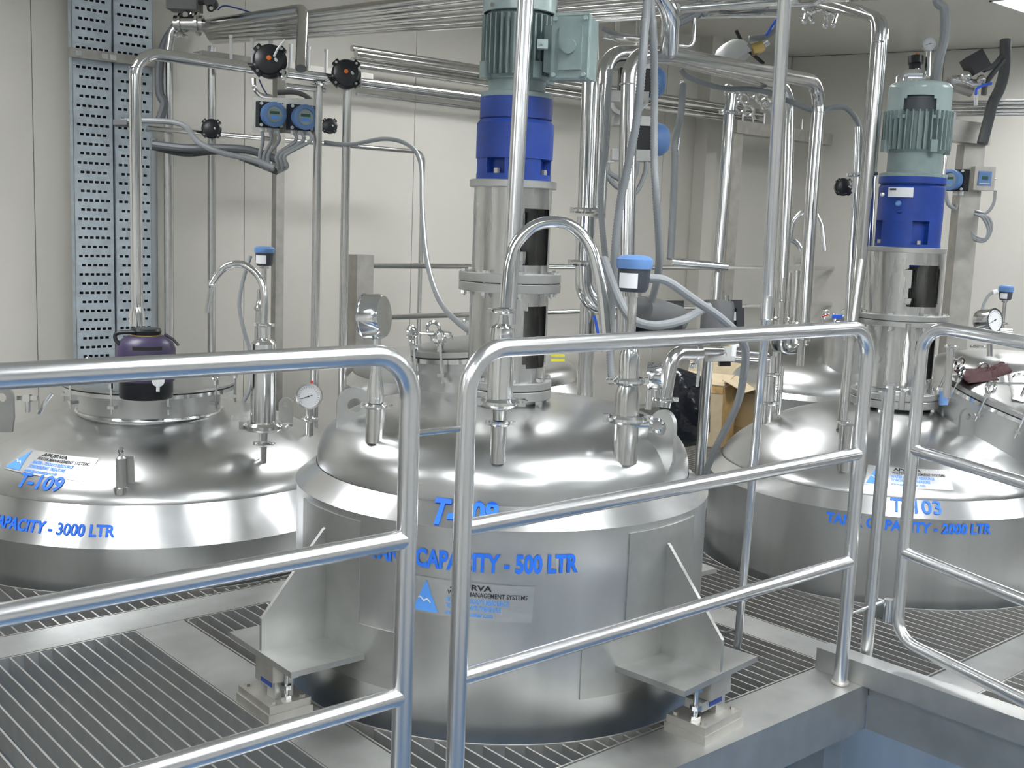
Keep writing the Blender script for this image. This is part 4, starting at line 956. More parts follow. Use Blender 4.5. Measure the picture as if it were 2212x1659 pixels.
a = yp(688, 172); pipe('vertical pipe going down from the tee, left of the right valve', [(a.x, YP, zat(a.x, YP, 960)), (a.x, YP, zz-.02)], .020, clamps=[((a.x, YP, zat(a.x, YP, 182)), (0, 0, 1))])
a = yp(745, 190); pipe('vertical pipe going down from the right diaphragm valve', [(a.x, YP-.02, zat(a.x, YP, 960)), (a.x, YP-.02, zz-.03)], .020)
def dvalve(label, px, py, Y, r, orange=True, stemto=None):
    """black plastic diaphragm valve bonnet facing the viewer"""
    c = at(px, py, Y=Y) if Y else at(px, py, D=stemto); ax = (Vector((0, 0, .12))-Vector((FW.x*.75, FW.y, 0))).normalized(); t = T('diaphragm_valve', label, 'valve', c)
    a = Vector((0, 0, 1)); u = (a-ax*a.dot(ax)).normalized(); v = ax.cross(u)
    mb = MB(); mb.lathe([(0, -r*.5), (r*.95, -r*.45), (r*1.0, 0), (r*.86, r*.12), (r*.82, r*.5), (r*.55, r*.62), (0, r*.64)], c, ax, 28)
    t.part('bonnet', mb, 'black_plastic')
    for i in range(4):
        d = (u*math.cos(PI/4+i*PI/2)+v*math.sin(PI/4+i*PI/2)); t.part('corner_lug', MB().obox(c+d*r*.92+ax*r*.05, d*r*.2, d.cross(ax)*r*.24, ax*r*.2), 'black_plastic')
        t.part('bolt', MB().cyl(c+d*r*.95+ax*r*.2, c+d*r*.95+ax*r*.34, r*.09, 8), 'steel_bright')
    if orange: t.part('orange_indicator', MB().cyl(c+ax*r*.62, c+ax*r*.76, r*.14, 12), 'orange', 'orange position indicator')
    t.part('air_nipple', MB().cyl(c+ax*r*.55-v*r*.35, c+ax*r*.95-v*r*.45-u*r*.2, r*.08, 8), 'white_plastic')
    return t
dvalve('left one of the two large black diaphragm valves on the bright pipe', 583, 132, 4.5, .074)
dvalve('right one of the two large black diaphragm valves on the bright pipe', 748, 160, 4.5, .068)
dvalve('small black diaphragm valve left of the flow displays', 457, 278, 5.35, .05, False)
dvalve('small black valve half hidden between the two vertical pipes', 712, 272, 5.35, .042, False)
solo('plastic_tube', MB().tube(A((592, 122, 4.35), (600, 105, 4.35), (616, 86, 4.35)), .0045, 8), 'white_plastic', 'translucent air tube sticking up from the left diaphragm valve', 'tube')
# overhead support rack with studs
zr = at(450, 112, Y=5.2).z
t = T('pipe_support', 'angle steel support with six short capped studs below the pipe bundle', 'bracket', (at(430, 112, Y=5.2).x, 5.2, zr))
t.part('angle_beam', MB().box((at(430, 110, Y=5.2).x, 5.17, zr-.045), (at(800, 140, Y=5.2).x, 5.20, zr)).box((at(430, 110, Y=5.2).x, 5.20, zr-.006), (at(800, 140, Y=5.2).x, 5.26, zr)), 'steel_dull')
for px in (499, 545, 585, 628, 667, 705):
    xx = at(px, 100, Y=5.17).x; t.part('stud', MB().tube([(xx, 5.17, zr-.03), (xx, 5.17, zr+.075)], .008, 10).cyl((xx, 5.17, zr+.075), (xx, 5.17, zr+.09), .0105, 10), 'white_plastic')
# pipe bundle crossing the room from the left wall to the upper right
ZB = 2.50
for k in range(5):
    p0 = at(445+4*k, 62+7*k, D=5.9-.0*k); p1 = at(1046, -16+17*k, D=4.6+.1*k)
    p2 = p0+(p1-p0)*(1.70+.05*k)
    pipe('overhead bundle pipe number %d counted from the top, running from the left wall to behind the motor' % (k+1) if False else ['topmost pipe of the overhead bundle running right from the left wall', 'second pipe of the overhead bundle, just below the topmost', 'middle pipe of the overhead bundle', 'fourth pipe of the overhead bundle, above the lowest', 'lowest pipe of the overhead bundle, ending behind the green motor'][k], [p0, p2, Vector((p2.x, p2.y, ZC+.01))], .0235 if k < 4 else .014, m='steel_pipe', group='overhead pipe bundle')
pipe('bent pipe of the overhead bundle turning down to the valve line', A((450, 52, 5.6), (655, 20, 4.9), (650, 148, 4.75)), .0245, .07, 'steel_pipe')
# second bundle along the back wall
for k in range(4):
    a = at(760, 104+13*k, Y=5.5); b = at(1600, 0, Y=5.5).x
    pipe(['uppermost of four wall pipes running behind the green motor', 'second of four wall pipes running behind the green motor', 'third of four wall pipes running behind the green motor', 'lowest of four wall pipes running behind the green motor'][k], [(a.x, 5.5-.04*(k % 2), a.z), (b+.3, 5.5-.04*(k % 2), a.z)], .018 if k != 1 else .022, m='steel_pipe', group='wall pipe bundle')
# thin wall line with cables
za = at(320, 277, Y=5.4).z
pipe('thin wall pipe at display height, bending down at its right end', [(at(318, 277, Y=5.4).x, 5.4, za), (at(915, 306, Y=5.4).x, 5.4, za), (at(915, 306, Y=5.4).x, 5.4, zat(at(915, 306, Y=5.4).x, 5.4, 930))], .013, .05)
cable('thick grey cable sagging from the trays to the flow displays', A((262, 262, 5.0), (330, 261, 5.0), (395, 270, 5.0), (430, 308, 5.0), (480, 330, 5.0), (545, 345, 5.0), (590, 362, 5.0)), .013, 'hose_gray')
cable('dark cable bundle running right from the trays below the small valve', A((330, 312, 5.1), (400, 320, 5.1), (470, 320, 5.1), (540, 325, 5.1), (600, 345, 5.1)), .019, 'cable_gray')
cable('second dark cable drooping below the bundle', A((330, 318, 5.15), (400, 332, 5.15), (480, 328, 5.15), (540, 348, 5.15), (600, 372, 5.15)), .014, 'cable_dark')
cable('grey cable curving along the wall pipe and down to the middle agitator', A((700, 308, 5.2), (760, 312, 5.2), (830, 300, 5.2), (880, 312, 5.1), (908, 350, 5.0), (912, 450, 4.7), (922, 560, 4.3), (950, 650, 4.0), (1000, 705, 3.7), (1040, 722, 3.5)), .010, 'hose_gray')
solo('grey_box', MB().obox(at(262, 266, D=5.0), RT*.03, FW*.02, UP*.012), 'gray_plastic', 'small grey clip box on the perforated tray beside the big pipe', 'box')
cable('dark cables hanging down beside the vertical pipe at upper left', A((385, 50, 5.5), (358, 90, 5.5), (345, 140, 5.5), (345, 200, 5.5), (355, 225, 5.5), (345, 260, 5.5)), .022, 'cable_gray')
cable('black cable arching behind the twin flow displays', A((600, 200, 5.3), (640, 200, 5.3), (670, 215, 5.3), (686, 250, 5.3)), .012, 'cable_dark')
# twin flow displays
def flow_display(label, px, py, D, r, ax, side_v, glands=3):
    c = at(px, py, D=D); ax = Vector(ax).normalized(); t = T('flow_transmitter', label, 'transmitter', c)
    a = Vector((0, 0, 1)); u = (a-ax*a.dot(ax)).normalized(); v = ax.cross(u)
    t.part('back_box', MB().obox(c-ax*r*1.35, ax*r*.45, u*r*1.02, v*r*1.0), 'black_plastic')
    for i, k in ((1, 1), (1, -1), (-1, 1), (-1, -1)): t.part('screw', MB().cyl(c-ax*r*.9+u*r*.85*i+v*r*.84*k, c-ax*r*.78+u*r*.85*i+v*r*.84*k, r*.13, 10), 'white_plastic')
    h = t.part('blue_housing', MB().lathe([(0, -r*.95), (r*.93, -r*.95), (r*.93, -r*.35), (r, -r*.3), (r, -r*.02), (r*.95, 0), (r*.68, 0), (r*.64, -r*.1), (0, -r*.1)], c, ax, 36), 'cap_blue', 'blue round housing')
    t.part('display_face', MB().lathe([(0, -r*.09), (r*.63, -r*.09)], c, ax, 30), 'display', under=h)
    t.part('display_text', MB().obox(c-ax*r*.07+u*r*.14, u*r*.11, v*r*.40, ax*r*.01), 'display_green', under=h)
    t.part('display_text', MB().obox(c-ax*r*.07-u*r*.22, u*r*.13, v*r*.34, ax*r*.01), 'decal_light', under=h)
    for i in range(glands):
        p = c-ax*r*1.3-u*r*1.05+v*r*(.62-.6*i)*-1
        t.part('cable_gland', MB().cyl(p, p-u*r*.34, r*.2, 8), 'white_plastic')
    return t, c, u, v
axf = (-Vector((FW.x, FW.y, 0)).normalized()+side*.62+Vector((0, 0, -.02)))
fa, ca, ua, va = flow_display('left one of the two blue round flow displays', 594, 247, 5.1, .056, axf, side)
fb, cb, ub, vb = flow_display('right one of the two blue round flow displays', 661, 253, 5.1, .056, axf, side)
bc = at(618, 250, D=5.24)
solo('bracket_plate', MB().obox(bc, side*.155, Vector((FW.x, FW.y, 0)).normalized()*.004, Vector((0, 0, .08))), 'steel_plate', 'pale mounting plate behind the two blue flow displays', 'bracket')
lb = ['left', 'middle left', 'middle', 'middle right', 'right']
for i, (xs, lbl) in enumerate(((566, 'outermost left'), (584, 'second'), (600, 'third'), (636, 'fourth'), (652, 'fifth'), (668, 'rightmost'))):
    xe = 590+(i-2.5)*9
    cable('grey cable looping down below the flow displays, %s of six' % lbl, A((xs, 285, 5.12), (xs+2, 305, 5.1), (xe+(4 if i > 2 else -6), 335, 5.08), (xe+(8 if i > 2 else -2), 360, 5.1), (600, 372, 5.2)), .0085, 'hose_gray', group='cable loops below the flow displays', k=6)
solo('drip_fitting', MB().cyl(*A((612, 150, 4.5), (612, 164, 4.5)), .006, 10).sph(at(612, 168, D=4.5), .012), 'steel_bright', 'small round drip fitting right of the left diaphragm valve', 'fitting')
cable('curved steel air line below the left diaphragm valve', A((548, 170, 4.7), (550, 190, 4.7), (562, 205, 4.75), (585, 209, 4.8)), .010, 'steel_pipe', name='air_line', cat='tube')
cable('thin navy air tube below the left diaphragm valve', A((560, 172, 4.65), (568, 190, 4.7), (576, 203, 4.75)), .003, 'tube_navy', name='air_tube', cat='tube')
# actuated valve at top left
t = T('actuated_valve', 'black boxed actuated valve at the top left edge', 'valve', at(400, 80, D=5.5))
c = at(399, 3, D=5.5); t.part('actuator_box', MB().obox(c, side*.073, Vector((FW.x, FW.y, 0)).normalized()*.06, Vector((0, 0, .045))), 'black_plastic')
t.part('stem', MB().cyl(*A((403, 22, 5.5), (403, 42, 5.5)), .03, 16), 'steel_bright'); t.part('body', MB().cyl(*A((378, 52, 5.5), (440, 52, 5.5)), .04, 20).lathe([(.02, 0), (.052, .002), (.052, .012), (.02, .014)], at(388, 52, D=5.5), RT, 20).lathe([(.02, 0), (.056, .002), (.056, .014), (.02, .016)], at(424, 52, D=5.5), RT, 20), 'steel_pipe')
t.part('clamp', MB().torus(at(390, 78, D=5.5), (0, 0, 1), .03, .008), 'steel_bright'); t.part('elbow', MB().tube(fil(A((425, 52, 5.5), (372, 60, 5.5), (365, 110, 5.5)), .05), .024, 16), 'steel_pipe')
c = at(456, 6, D=5.4); t.part('knob', MB().cyl(c+FW*.03, c-FW*.03, .028, 20).cyl(c-side*.06, c, .012, 10).sph(at(455, 18, D=5.36), .018), 'black_plastic'); t.part('nut', MB().cyl(at(456, 18, D=5.34), at(456, 18, D=5.31), .01, 6), 'steel_dull')
cable('thin navy air tube arching over the overhead bundle at upper left', A((470, 22, 5.35), (482, 13, 5.35), (505, 16, 5.35), (545, 28, 5.35)), .0035, 'tube_navy', name='air_tube', cat='tube')
# rear handrail
for py, lbl in ((574, 'upper'), (686, 'lower')):
    a = at(805, py, Y=5.3); b = at(1705, 576, Y=5.3)
    solo('rear_handrail', MB().tube([(a.x-.04, 5.3, a.z), (b.x+.9, 5.3, a.z)], .0165, 14), 'steel_bright', lbl+' horizontal steel tube of the rear handrail by the back wall', 'handrail', 'rear handrail tubes')
# ================================================================== MIDDLE RIGHT: PIPES AND HOSES
pipe('big pipe left of the hoses, coming out from behind the green motor', A((1266, 458, 3.9), (1276, 170, 3.9)), 19*3.9/FL, .1, 'steel_pipe', clamps=[(at(1266, 455, D=3.9), (0, 0, 1))])
pipe('big pipe curving into an elbow right of the middle agitator', A((1266, 470, 3.9), (1262, 560, 3.9), (1262, 655, 3.9), (1345, 672, 3.95)), 20*3.9/FL, .12, 'steel_bright', clamps=[(at(1263, 568, D=3.9), (0, 0, 1))])
pipe('wide vertical pipe below the elbow, behind the railing', A((1270, 655, 4.1), (1262, 900, 4.1)), 17*4.1/FL, .1, 'steel_pipe')
pipe('front large loop pipe with a wide bend, running right to the double elbow', A((1350, 720, 3.7), (1356, 330, 3.7), (1362, 118, 3.7), (1440, 118, 3.8), (1772, 178, 4.9), (1755, 400, 4.9), (1735, 735, 4.9)), .029, .10, 'steel_pipe', clamps=[(at(1735, 700, D=4.9), (0, 0, 1))], welds=[(at(1357, 182, D=3.7), (0, 0, 1)), (at(1769, 243, D=4.9), (0, 0, 1))])
pipe('rear large loop pipe with a wide bend behind the green motor', A((1292, 470, 3.95), (1300, 300, 3.95), (1308, 118, 3.95), (1400, 112, 4.1), (1706, 190, 5.1), (1700, 400, 5.1), (1684, 735, 5.1)), .027, .10, 'steel_pipe', clamps=[(at(1686, 688, D=5.1), (0, 0, 1))])
pipe('medium loop pipe with upper elbow at the top edge', A((1446, 108, 3.75), (1450, 10, 3.6), (1380, -60, 3.6)), 20*3.6/FL, .12, 'steel_bright')
pipe('horizontal bright pipe along the top edge right of the hoses', A((1462, 18, 3.7), (1700, 0, 4.2), (1960, -12, 4.8)), .017, .1, 'steel_bright')
pipe('short bright pipe stub below the top edge pipe', A((1512, 36, 4.0), (1690, 33, 4.4)), .008, .1, 'steel_bright')
pipe('small square bent tube hanging from the top pipes', A((1500, 35, 4.0), (1497, 102, 4.0), (1466, 98, 4.0)), .007, .02, 'steel_bright')
for i, (px, a0, a1, lbl) in enumerate(((1288, 12, 130, 'left'), (1333, 18, 90, 'middle'), (1378, 28, 100, 'right'), (1432, 40, 110, 'far right'))):
    p = at(px, a0, D=5.0); t = T('pipe_hanger', 'vertical hanger rod with cap under the ceiling pipes, %s of four' % lbl, 'bracket', at(px-1, a1, D=5.0), 'hanger rods right of the green motor')
    t.part('rod', MB().tube([at(px-1, a1, D=5.0), p], .012, 12), 'steel_pipe'); t.part('cap', MB().cyl(p, p+Vector((0, 0, .02)), .017, 12), 'steel_bright')
for i, (y0, y1, r_, lbl) in enumerate(((35, 22, .013, 'upper'), (50, 38, .010, 'lower'))):
    pipe('thin horizontal ceiling pipe behind the hanger rods, '+lbl, A((1215, y0, 4.9), (1385, y1, 4.7)), r_, .1, 'steel_bright')
cable('light grey flexible tube rising behind the motor terminal box, upper', A((1300, 62, 4.5), (1335, 75, 4.5), (1385, 84, 4.4)), .010, 'hose_gray', name='flexible_tube', cat='tube')
cable('light grey flexible tube behind the motor terminal box, lower', A((1303, 78, 4.4), (1340, 84, 4.4), (1388, 88, 4.3)), .010, 'steel_bright', name='flexible_tube', cat='tube')
def hose(label, pts, r, m='hose_gray', step=.0045):
    p = cr(upto(pts), 14); out = [p[0]]; rs = [r]; acc = 0; L = 0; i = 0
    # resample uniformly
    d = [0]
    for a, b in zip(p[:-1], p[1:]): d.append(d[-1]+(b-a).length)
    n = int(d[-1]/step); res = []; j = 0
    for k in range(n+1):
        s_ = d[-1]*k/n
        while j < len(d)-2 and d[j+1] < s_: j += 1
        f = (s_-d[j])/max(1e-9, d[j+1]-d[j]); res.append(p[j]+(p[j+1]-p[j])*f)
    return solo('corrugated_hose', MB().tube(res, r, 12, True, [r*(1.0 if k % 2 else .84) for k in range(n+1)]), m, label, 'hose', ang=80)
hose('long grey corrugated hose crossing in front of the loop pipes', A((1400, -40, 3.2), (1393, 60, 3.2), (1386, 150, 3.2), (1375, 260, 3.25), (1356, 360, 3.3), (1338, 450, 3.35), (1327, 560, 3.4), (1322, 650, 3.5), (1318, 760, 3.6), (1322, 830, 3.6)), .0135)
hose('grey corrugated hose hanging straight right of the crossing hose', A((1409, -40, 3.35), (1411, 60, 3.35), (1414, 200, 3.4), (1413, 330, 3.4), (1418, 430, 3.4), (1424, 540, 3.5), (1420, 600, 3.6), (1408, 650, 3.7)), .0125)
hose('grey corrugated hose beside the big pipe elbow', A((1318, 150, 3.8), (1312, 230, 3.8), (1308, 320, 3.8), (1298, 400, 3.8), (1300, 480, 3.8), (1312, 600, 3.8), (1318, 700, 3.8)), .0115)
hose('thin grey hose hanging at the right of the blue domes', A((1476, 180, 4.6), (1470, 250, 4.6), (1458, 310, 4.6), (1458, 345, 4.6), (1455, 430, 4.6), (1448, 560, 4.6)), .016, 'hose_gray')
pipe('thin pale pipe right of the blue dome transmitters', A((1473, 175, 4.7), (1463, 340, 4.7), (1452, 560, 4.7)), .008, .1, 'steel_bright')
def side_display(label, px, py, D, r, ax):
    c = at(px, py, D=D); ax = Vector(ax).normalized(); t = T('flow_transmitter', label, 'transmitter', c)
    a = Vector((0, 0, 1)); u = (a-ax*a.dot(ax)).normalized(); v = ax.cross(u)
    t.part('black_box', MB().obox(c-ax*r*1.35, ax*r*1.0, u*r*.72, v*r*.75), 'black_plastic')
    t.part('blue_dome', MB().lathe([(r*.95, -r*.4), (r, -r*.2), (r*.9, r*.2), (r*.62, r*.5), (0, r*.62)], c, ax, 32), 'cap_blue', 'blue domed cover', ang=60)
    t.part('mount_plate', MB().obox(c-ax*r*1.7-u*r*1.0, ax*r*1.2, u*r*.33, v*r*.8), 'steel_plate'); t.part('mount_plate', MB().obox(c-ax*r*1.7+u*r*1.0, ax*r*1.2, u*r*.28, v*r*.8), 'steel_plate')
    t.part('screw', MB().cyl(c-ax*r*.75-u*r*.5-v*r*.75, c-ax*r*.75-u*r*.5-v*r*.85, r*.08, 8), 'white_plastic')
    return t
side_display('upper transmitter seen side-on, black box with blue dome', 1418, 178, 4.2, .060, side)
side_display('lower transmitter seen side-on, black box with blue dome', 1426, 302, 4.2, .062, side)
for i, (p, lbl) in enumerate((((1318, 222, 4.1), 'upper left'), ((1372, 222, 4.1), 'upper right'))):
    cable('pale loop of cable under the upper side-on transmitter, '+lbl[6:], A((1322, 225, 4.15), (1330, 238, 4.1), (1350, 245, 4.1), (1378, 238, 4.1), (1395, 225, 4.15)) if i == 0 else A((1325, 240, 4.2), (1350, 250, 4.18), (1390, 232, 4.2)), .008, 'white_plastic' if i == 0 else 'hose_gray')
for i, (x0, x1, yb, lbl) in enumerate(((1304, 1352, 400, 'outermost left'), (1312, 1356, 385, 'second'), (1376, 1356, 395, 'third'), (1396, 1360, 410, 'outermost right'))):
    cable('grey cable loop below the lower side-on transmitter, '+lbl, A((x0, 350, 4.0), (x0+(3 if x0 < 1350 else -2), 372, 4.0), ((x0+x1)/2, yb, 4.0), (x1, yb+12, 4.0)), .009, 'hose_gray', k=6, group='cable loops below the side-on transmitters')
solo('cable_tie', MB().tube(A((1302, 350, 3.95), (1326, 350, 3.95)), .004, 8), 'white_plastic', 'white cable tie round the left cables of the side-on transmitter', 'cable tie')
# pipe into grey actuators
pipe('vertical pipe entering the upright grey actuator', A((1546, 648, 4.3), (1576, 238, 4.3), (1580, 205, 4.3)), .021, .1, 'steel_pipe', clamps=[(at(1575, 243, D=4.3), (0, 0, 1))])
t = T('handrail_stub', 'short bright tube with clamp crossing the vertical actuator pipe', 'handrail', at(1450, 568, D=4.2))
t.part('tube', MB().tube(A((1452, 565, 4.25), (1534, 573, 4.25), (1572, 577, 4.25)), .0155, 16), 'steel_bright'); clamp(t, at(1548, 574, D=4.27), (0, 0, 1), .024)
t = T('pneumatic_actuator', 'upright grey cylindrical actuator with black switch box', 'actuator', at(1550, 712, D=4.2))
c0 = at(1548, 712, D=4.2); c1_ = at(1552, 650, D=4.2)
t.part('cylinder', MB().lathe([(0, 0), (.062, 0), (.062, .08), (.056, .106), (0, .108)], c0, c1_-c0, 28), 'gray_plastic'); t.part('nipple', MB().cyl(c1_+RT*.03, c1_+RT*.03+UP*.02, .01, 10), 'steel_bright')
t.part('switch_box', MB().obox(at(1588, 678, D=4.22), RT*.020, FW*.03, UP*.05).obox(at(1596, 690, D=4.2), RT*.014, FW*.03, UP*.04), 'black_plastic'); t.part('paper_label', MB().obox(at(1588, 683, D=4.18), RT*.013, FW*.001, UP*.016), 'decal_white')
t = T('pneumatic_actuator', 'lying grey cylindrical actuator beside the large transmitter', 'actuator', at(1420, 690, D=3.9))
c0 = at(1385, 668, D=3.75); c1_ = at(1462, 692, D=3.95); L = (c1_-c0).length
t.part('cylinder', MB().lathe([(0, -.01), (.045, 0), (.052, .02), (.052, L-.01), (.046, L), (0, L)], c0, c1_-c0, 28), 'gray_plastic'); t.part('switch_box', MB().obox(at(1450, 658, D=4.0), RT*.04, FW*.03, UP*.012), 'black_plastic', 'black switch box')
t.part('mount', MB().obox(at(1415, 712, D=3.9), RT*.09, FW*.03, UP*.02), 'black_plastic')
# white cooler dome with solenoid
t = T('air_filter', 'white domed actuator with brass solenoid valve near the ceiling', 'valve', at(1585, 130, D=5.0))
c0 = at(1590, 136, D=5.0); axd = (UP*.85-RT*.5).normalized()
t.part('white_dome', MB().lathe([(.095, 0), (.092, .03), (.075, .07), (.045, .092), (0, .10)], c0, axd, 32), 'white_plastic', ang=60)
t.part('black_stem', MB().cyl(*A((1590, 66, 5.0), (1606, 98, 5.0)), .008, 10).cyl(*A((1612, 105, 5.0), (1650, 138, 5.0)), .008, 10), 'black_plastic')
t.part('solenoid_body', MB().obox(at(1636, 104, D=4.95), (RT+UP*.4).normalized()*.026, FW*.02, (UP-RT*.4).normalized()*.022), 'brass', 'brass solenoid body'); t.part('coil', MB().cyl(*A((1612, 100, 4.95), (1622, 108, 4.95)), .02, 12), 'steel_dull'); t.part('white_plug', MB().cyl(*A((1650, 99, 4.95), (1660, 92, 4.95)), .012, 10), 'white_plastic')
hose('pale hose curving up from the brass solenoid', A((1618, 84, 4.9), (1650, 80, 4.9), (1672, 66, 4.9), (1682, 40, 4.9), (1690, 10, 4.9)), .014)
solo('air_tube', MB().tube(A((1656, 76, 4.85), (1668, 56, 4.85), (1681, 38, 4.85)), .006, 8), 'blue_tube', 'bright blue air tube above the brass solenoid', 'tube')
cable('grey sagging cable under the top edge pipe, right of the small bent tube', A((1555, 22, 4.4), (1580, 34, 4.4), (1620, 30, 4.4), (1655, 20, 4.4), (1690, 22, 4.4)), .012, 'hose_gray')
cable('pair of pale hoses slanting up behind the medium loop pipe, front', A((1465, 52, 4.0), (1490, 40, 4.0), (1512, 24, 4.0), (1530, -10, 4.0)), .011, 'hose_gray'); cable('pair of pale hoses slanting up behind the medium loop pipe, rear', A((1468, 42, 4.1), (1486, 32, 4.1), (1500, 20, 4.1), (1512, -10, 4.1)), .011, 'hose_gray')
# wing clamps hanging under the ceiling pipes
t = T('pipe_clamp_group', 'cluster of steel clamps and wing nuts under the ceiling pipes', 'clamp', at(1780, 40, D=5.2))
for i, (px, py) in enumerate(((1745, 22), (1768, 12), (1788, 18), (1806, 22))):
    t.part('clamp_ring', MB().torus(at(px, py, D=5.2), (1, .2, .1*i), .022, .007, 16, 8), 'steel_bright')
for (a, b) in (((1742, 30), (1738, 46)), ((1760, 24), (1750, 28)), ((1785, 28), (1783, 56)), ((1808, 30), (1800, 54)), ((1750, 36), (1755, 46))):
    t.part('wing_nut', MB().tube(A((a[0], a[1], 5.15), (b[0], b[1], 5.15)), .009, 8).sph(at(b[0], b[1], D=5.14), .013, 10), 'steel_bright')
cable('black cable crossing the clamp cluster under the ceiling', A((1775, 10, 5.1), (1786, 20, 5.1), (1806, 25, 5.1)), .008, 'cable_dark')
# grey conduit hose over the right, joins the motor
hose('grey corrugated hose bending down from the far rack to the right pipes', A((1470, 150, 4.9), (1490, 168, 4.9), (1560, 190, 4.9), (1640, 195, 4.9), (1720, 225, 4.9), (1765, 240, 4.9), (1800, 232, 4.9), (1830, 235, 4.9), (1855, 270, 4.9), (1862, 330, 4.9), (1858, 400, 4.9)), .013)
cable('long grey cable running down into the top of the right motor', A((2022, -30, 4.3), (2040, 20, 4.3), (2040, 80, 4.3), (2028, 130, 4.3), (2018, 178, 4.35)), .0175, 'hose_gray')
# frame of square beams on the right back
a = at(1585, 275, Y=5.35); b = at(1768, 275, Y=5.35)
t = T('support_rack', 'dull steel frame of one beam and post at the back, right of centre', 'frame', (a.x, 5.35, 0))
t.part('beam', MB().box((a.x-.05, 5.28, a.z-.045), (b.x+.1, 5.38, a.z+.045)), 'steel_dull'); t.part('post', MB().box((a.x-.055, 5.30, -.1), (a.x+.055, 5.40, a.z-.045)), 'steel_dull')
for px in (1605, 1628, 1652, 1735): xx = at(px, 250, Y=5.33).x; t.part('stud', MB().tube([(xx, 5.33, a.z+.04), (xx, 5.33, a.z+.13)], .009, 8), 'steel_pipe')
cl = at(1615, 215, D=5.4)
t = T('pipe_clamp_group', 'cluster of steel clamps on the far wall pipes above the frame beam', 'clamp', cl)
for px, py in ((1590, 205), (1605, 215), (1625, 200), (1645, 212), (1600, 232), (1618, 240), (1655, 225), (1575, 195)):
    t.part('clamp_ring', MB().torus(at(px, py, D=5.4), (.8, .4, .3), .024, .008, 16, 8), 'steel_pipe')
    t.part('wing_nut', MB().cyl(at(px+8, py+8, D=5.4), at(px+12, py+18, D=5.4), .008, 8), 'steel_bright')
a = at(2085, 300, D=6.0)
t = T('support_rack', 'beige-grey frame of beam and post right of the green motor', 'frame', (a.x, a.y, 0)); wv = Vector((RT.x, RT.y, 0)).normalized(); fw2 = Vector((FW.x, FW.y, 0)).normalized()
p0 = at(2048, 282, D=6.0); p1 = at(2132, 292, D=6.0); t.part('beam', MB().obox((p0+p1)/2, (p1-p0)/2, fw2*.05, Vector((0, 0, .055))), 'steel_dull')
ptop = at(2098, 312, D=6.05); t.part('post', MB().obox(Vector((ptop.x, ptop.y, ptop.z/2-.1)), wv*.055, fw2*.055, Vector((0, 0, ptop.z/2+.1))), 'steel_dull')
t.part('stud', MB().tube([at(2063, 243, D=6.0), at(2063, 268, D=6.0)], .008, 8).tube([at(2079, 258, D=6.0), at(2079, 272, D=6.0)], .007, 8), 'white_plastic')
for i, (py, r_, lbl) in enumerate(((222, .014, 'top'), (231, .016, 'second'), (239, .015, 'third'), (246, .012, 'lowest'))):
    pipe('far right horizontal wall pipe, %s of the stack of four' % lbl, A((2045, py+1, 6.2), (2300, py-2, 6.0)), r_, .1, 'steel_pipe', group='far right wall pipes')
# controller box at right with cable coil
c = at(2122, 386, D=6.0)
t = T('control_unit', 'steel control box with blue display at the far right wall', 'controller', c)
t.part('box', MB().obox(c, wv*.055, fw2*.03, Vector((0, 0, .062))), 'steel_dull'); t.part('blue_screen', MB().obox(c-fw2*.032-Vector((0, 0, .0)), wv*.034, fw2*.003, Vector((0, 0, .037))), 'cap_blue', 'blue display panel'); t.part('screen_text', MB().obox(c-fw2*.036+Vector((0, 0, .003)), wv*.016, fw2*.001, Vector((0, 0, .008))), 'display_green'); t.part('screen_line', MB().obox(c-fw2*.036-Vector((0, 0, .026)), wv*.028, fw2*.001, Vector((0, 0, .002))), 'decal_white'); t.part('knob', MB().cyl(c+wv*.055, c+wv*.07, .006, 8), 'steel_bright')
cable('grey cable curving down from the control box', A((2150, 412, 5.98), (2146, 440, 5.98), (2130, 460, 5.98), (2106, 456, 5.98)), .008, 'hose_gray')
for i, (dx, lbl) in enumerate(((0, 'inner'), (7, 'middle'), (13, 'outer'))):
    cable('coiled grey cable hanging below the control box, %s loop' % lbl, A((2104, 462, 5.97), (2122+dx, 470, 5.97), (2134+dx*.6, 495, 5.97), (2128, 515+dx*.4, 5.97), (2105, 510+dx*.6, 5.97), (2098, 500, 5.97)), .007, 'hose_gray', group='coiled cable below the control box', k=6)
t, c, u, v = flow_display('blue round display half hidden behind the right gearbox', 2050, 388, 5.6, .052, (-fw2*.6-wv*.8), side, 2)
cable('grey cable loop hanging under the half hidden blue display', A((2042, 415, 5.55), (2048, 440, 5.55), (2062, 450, 5.55), (2064, 442, 5.55)), .010, 'hose_gray')
# black actuator near the ceiling at the far right
c = at(2107, 138, D=5.8); u_ = (RT+UP*.55).normalized(); v_ = (UP-RT*.55).normalized()
t = T('actuated_valve', 'black tilted actuator box near the ceiling at far right', 'valve', c)
t.part('actuator_box', MB().obox(c, u_*.048, FW*.045, v_*.05), 'black_plastic')
t.part('valve_body', MB().tube(A((2055, 172, 5.8), (2080, 170, 5.8), (2100, 180, 5.8), (2125, 178, 5.8)), .02, 14).sph(at(2086, 165, D=5.75), .03, 12).sph(at(2120, 172, D=5.75), .024, 12), 'steel_pipe')
t.part('support_arm', MB().tube(A((2040, 178, 5.9), (2100, 198, 5.9)), .03, 10), 'steel_dull')
cable('bright blue air tube at the far right actuator', A((2108, 205, 5.7), (2110, 192, 5.7), (2124, 184, 5.7), (2142, 180, 5.7)), .007, 'blue_tube', name='air_tube', cat='tube')
solo('tube_stub', MB().cyl(*A((2108, 228, 5.75), (2108, 205, 5.75)), .010, 10), 'white_plastic', 'white tube stub below the bright blue air tube', 'tube')
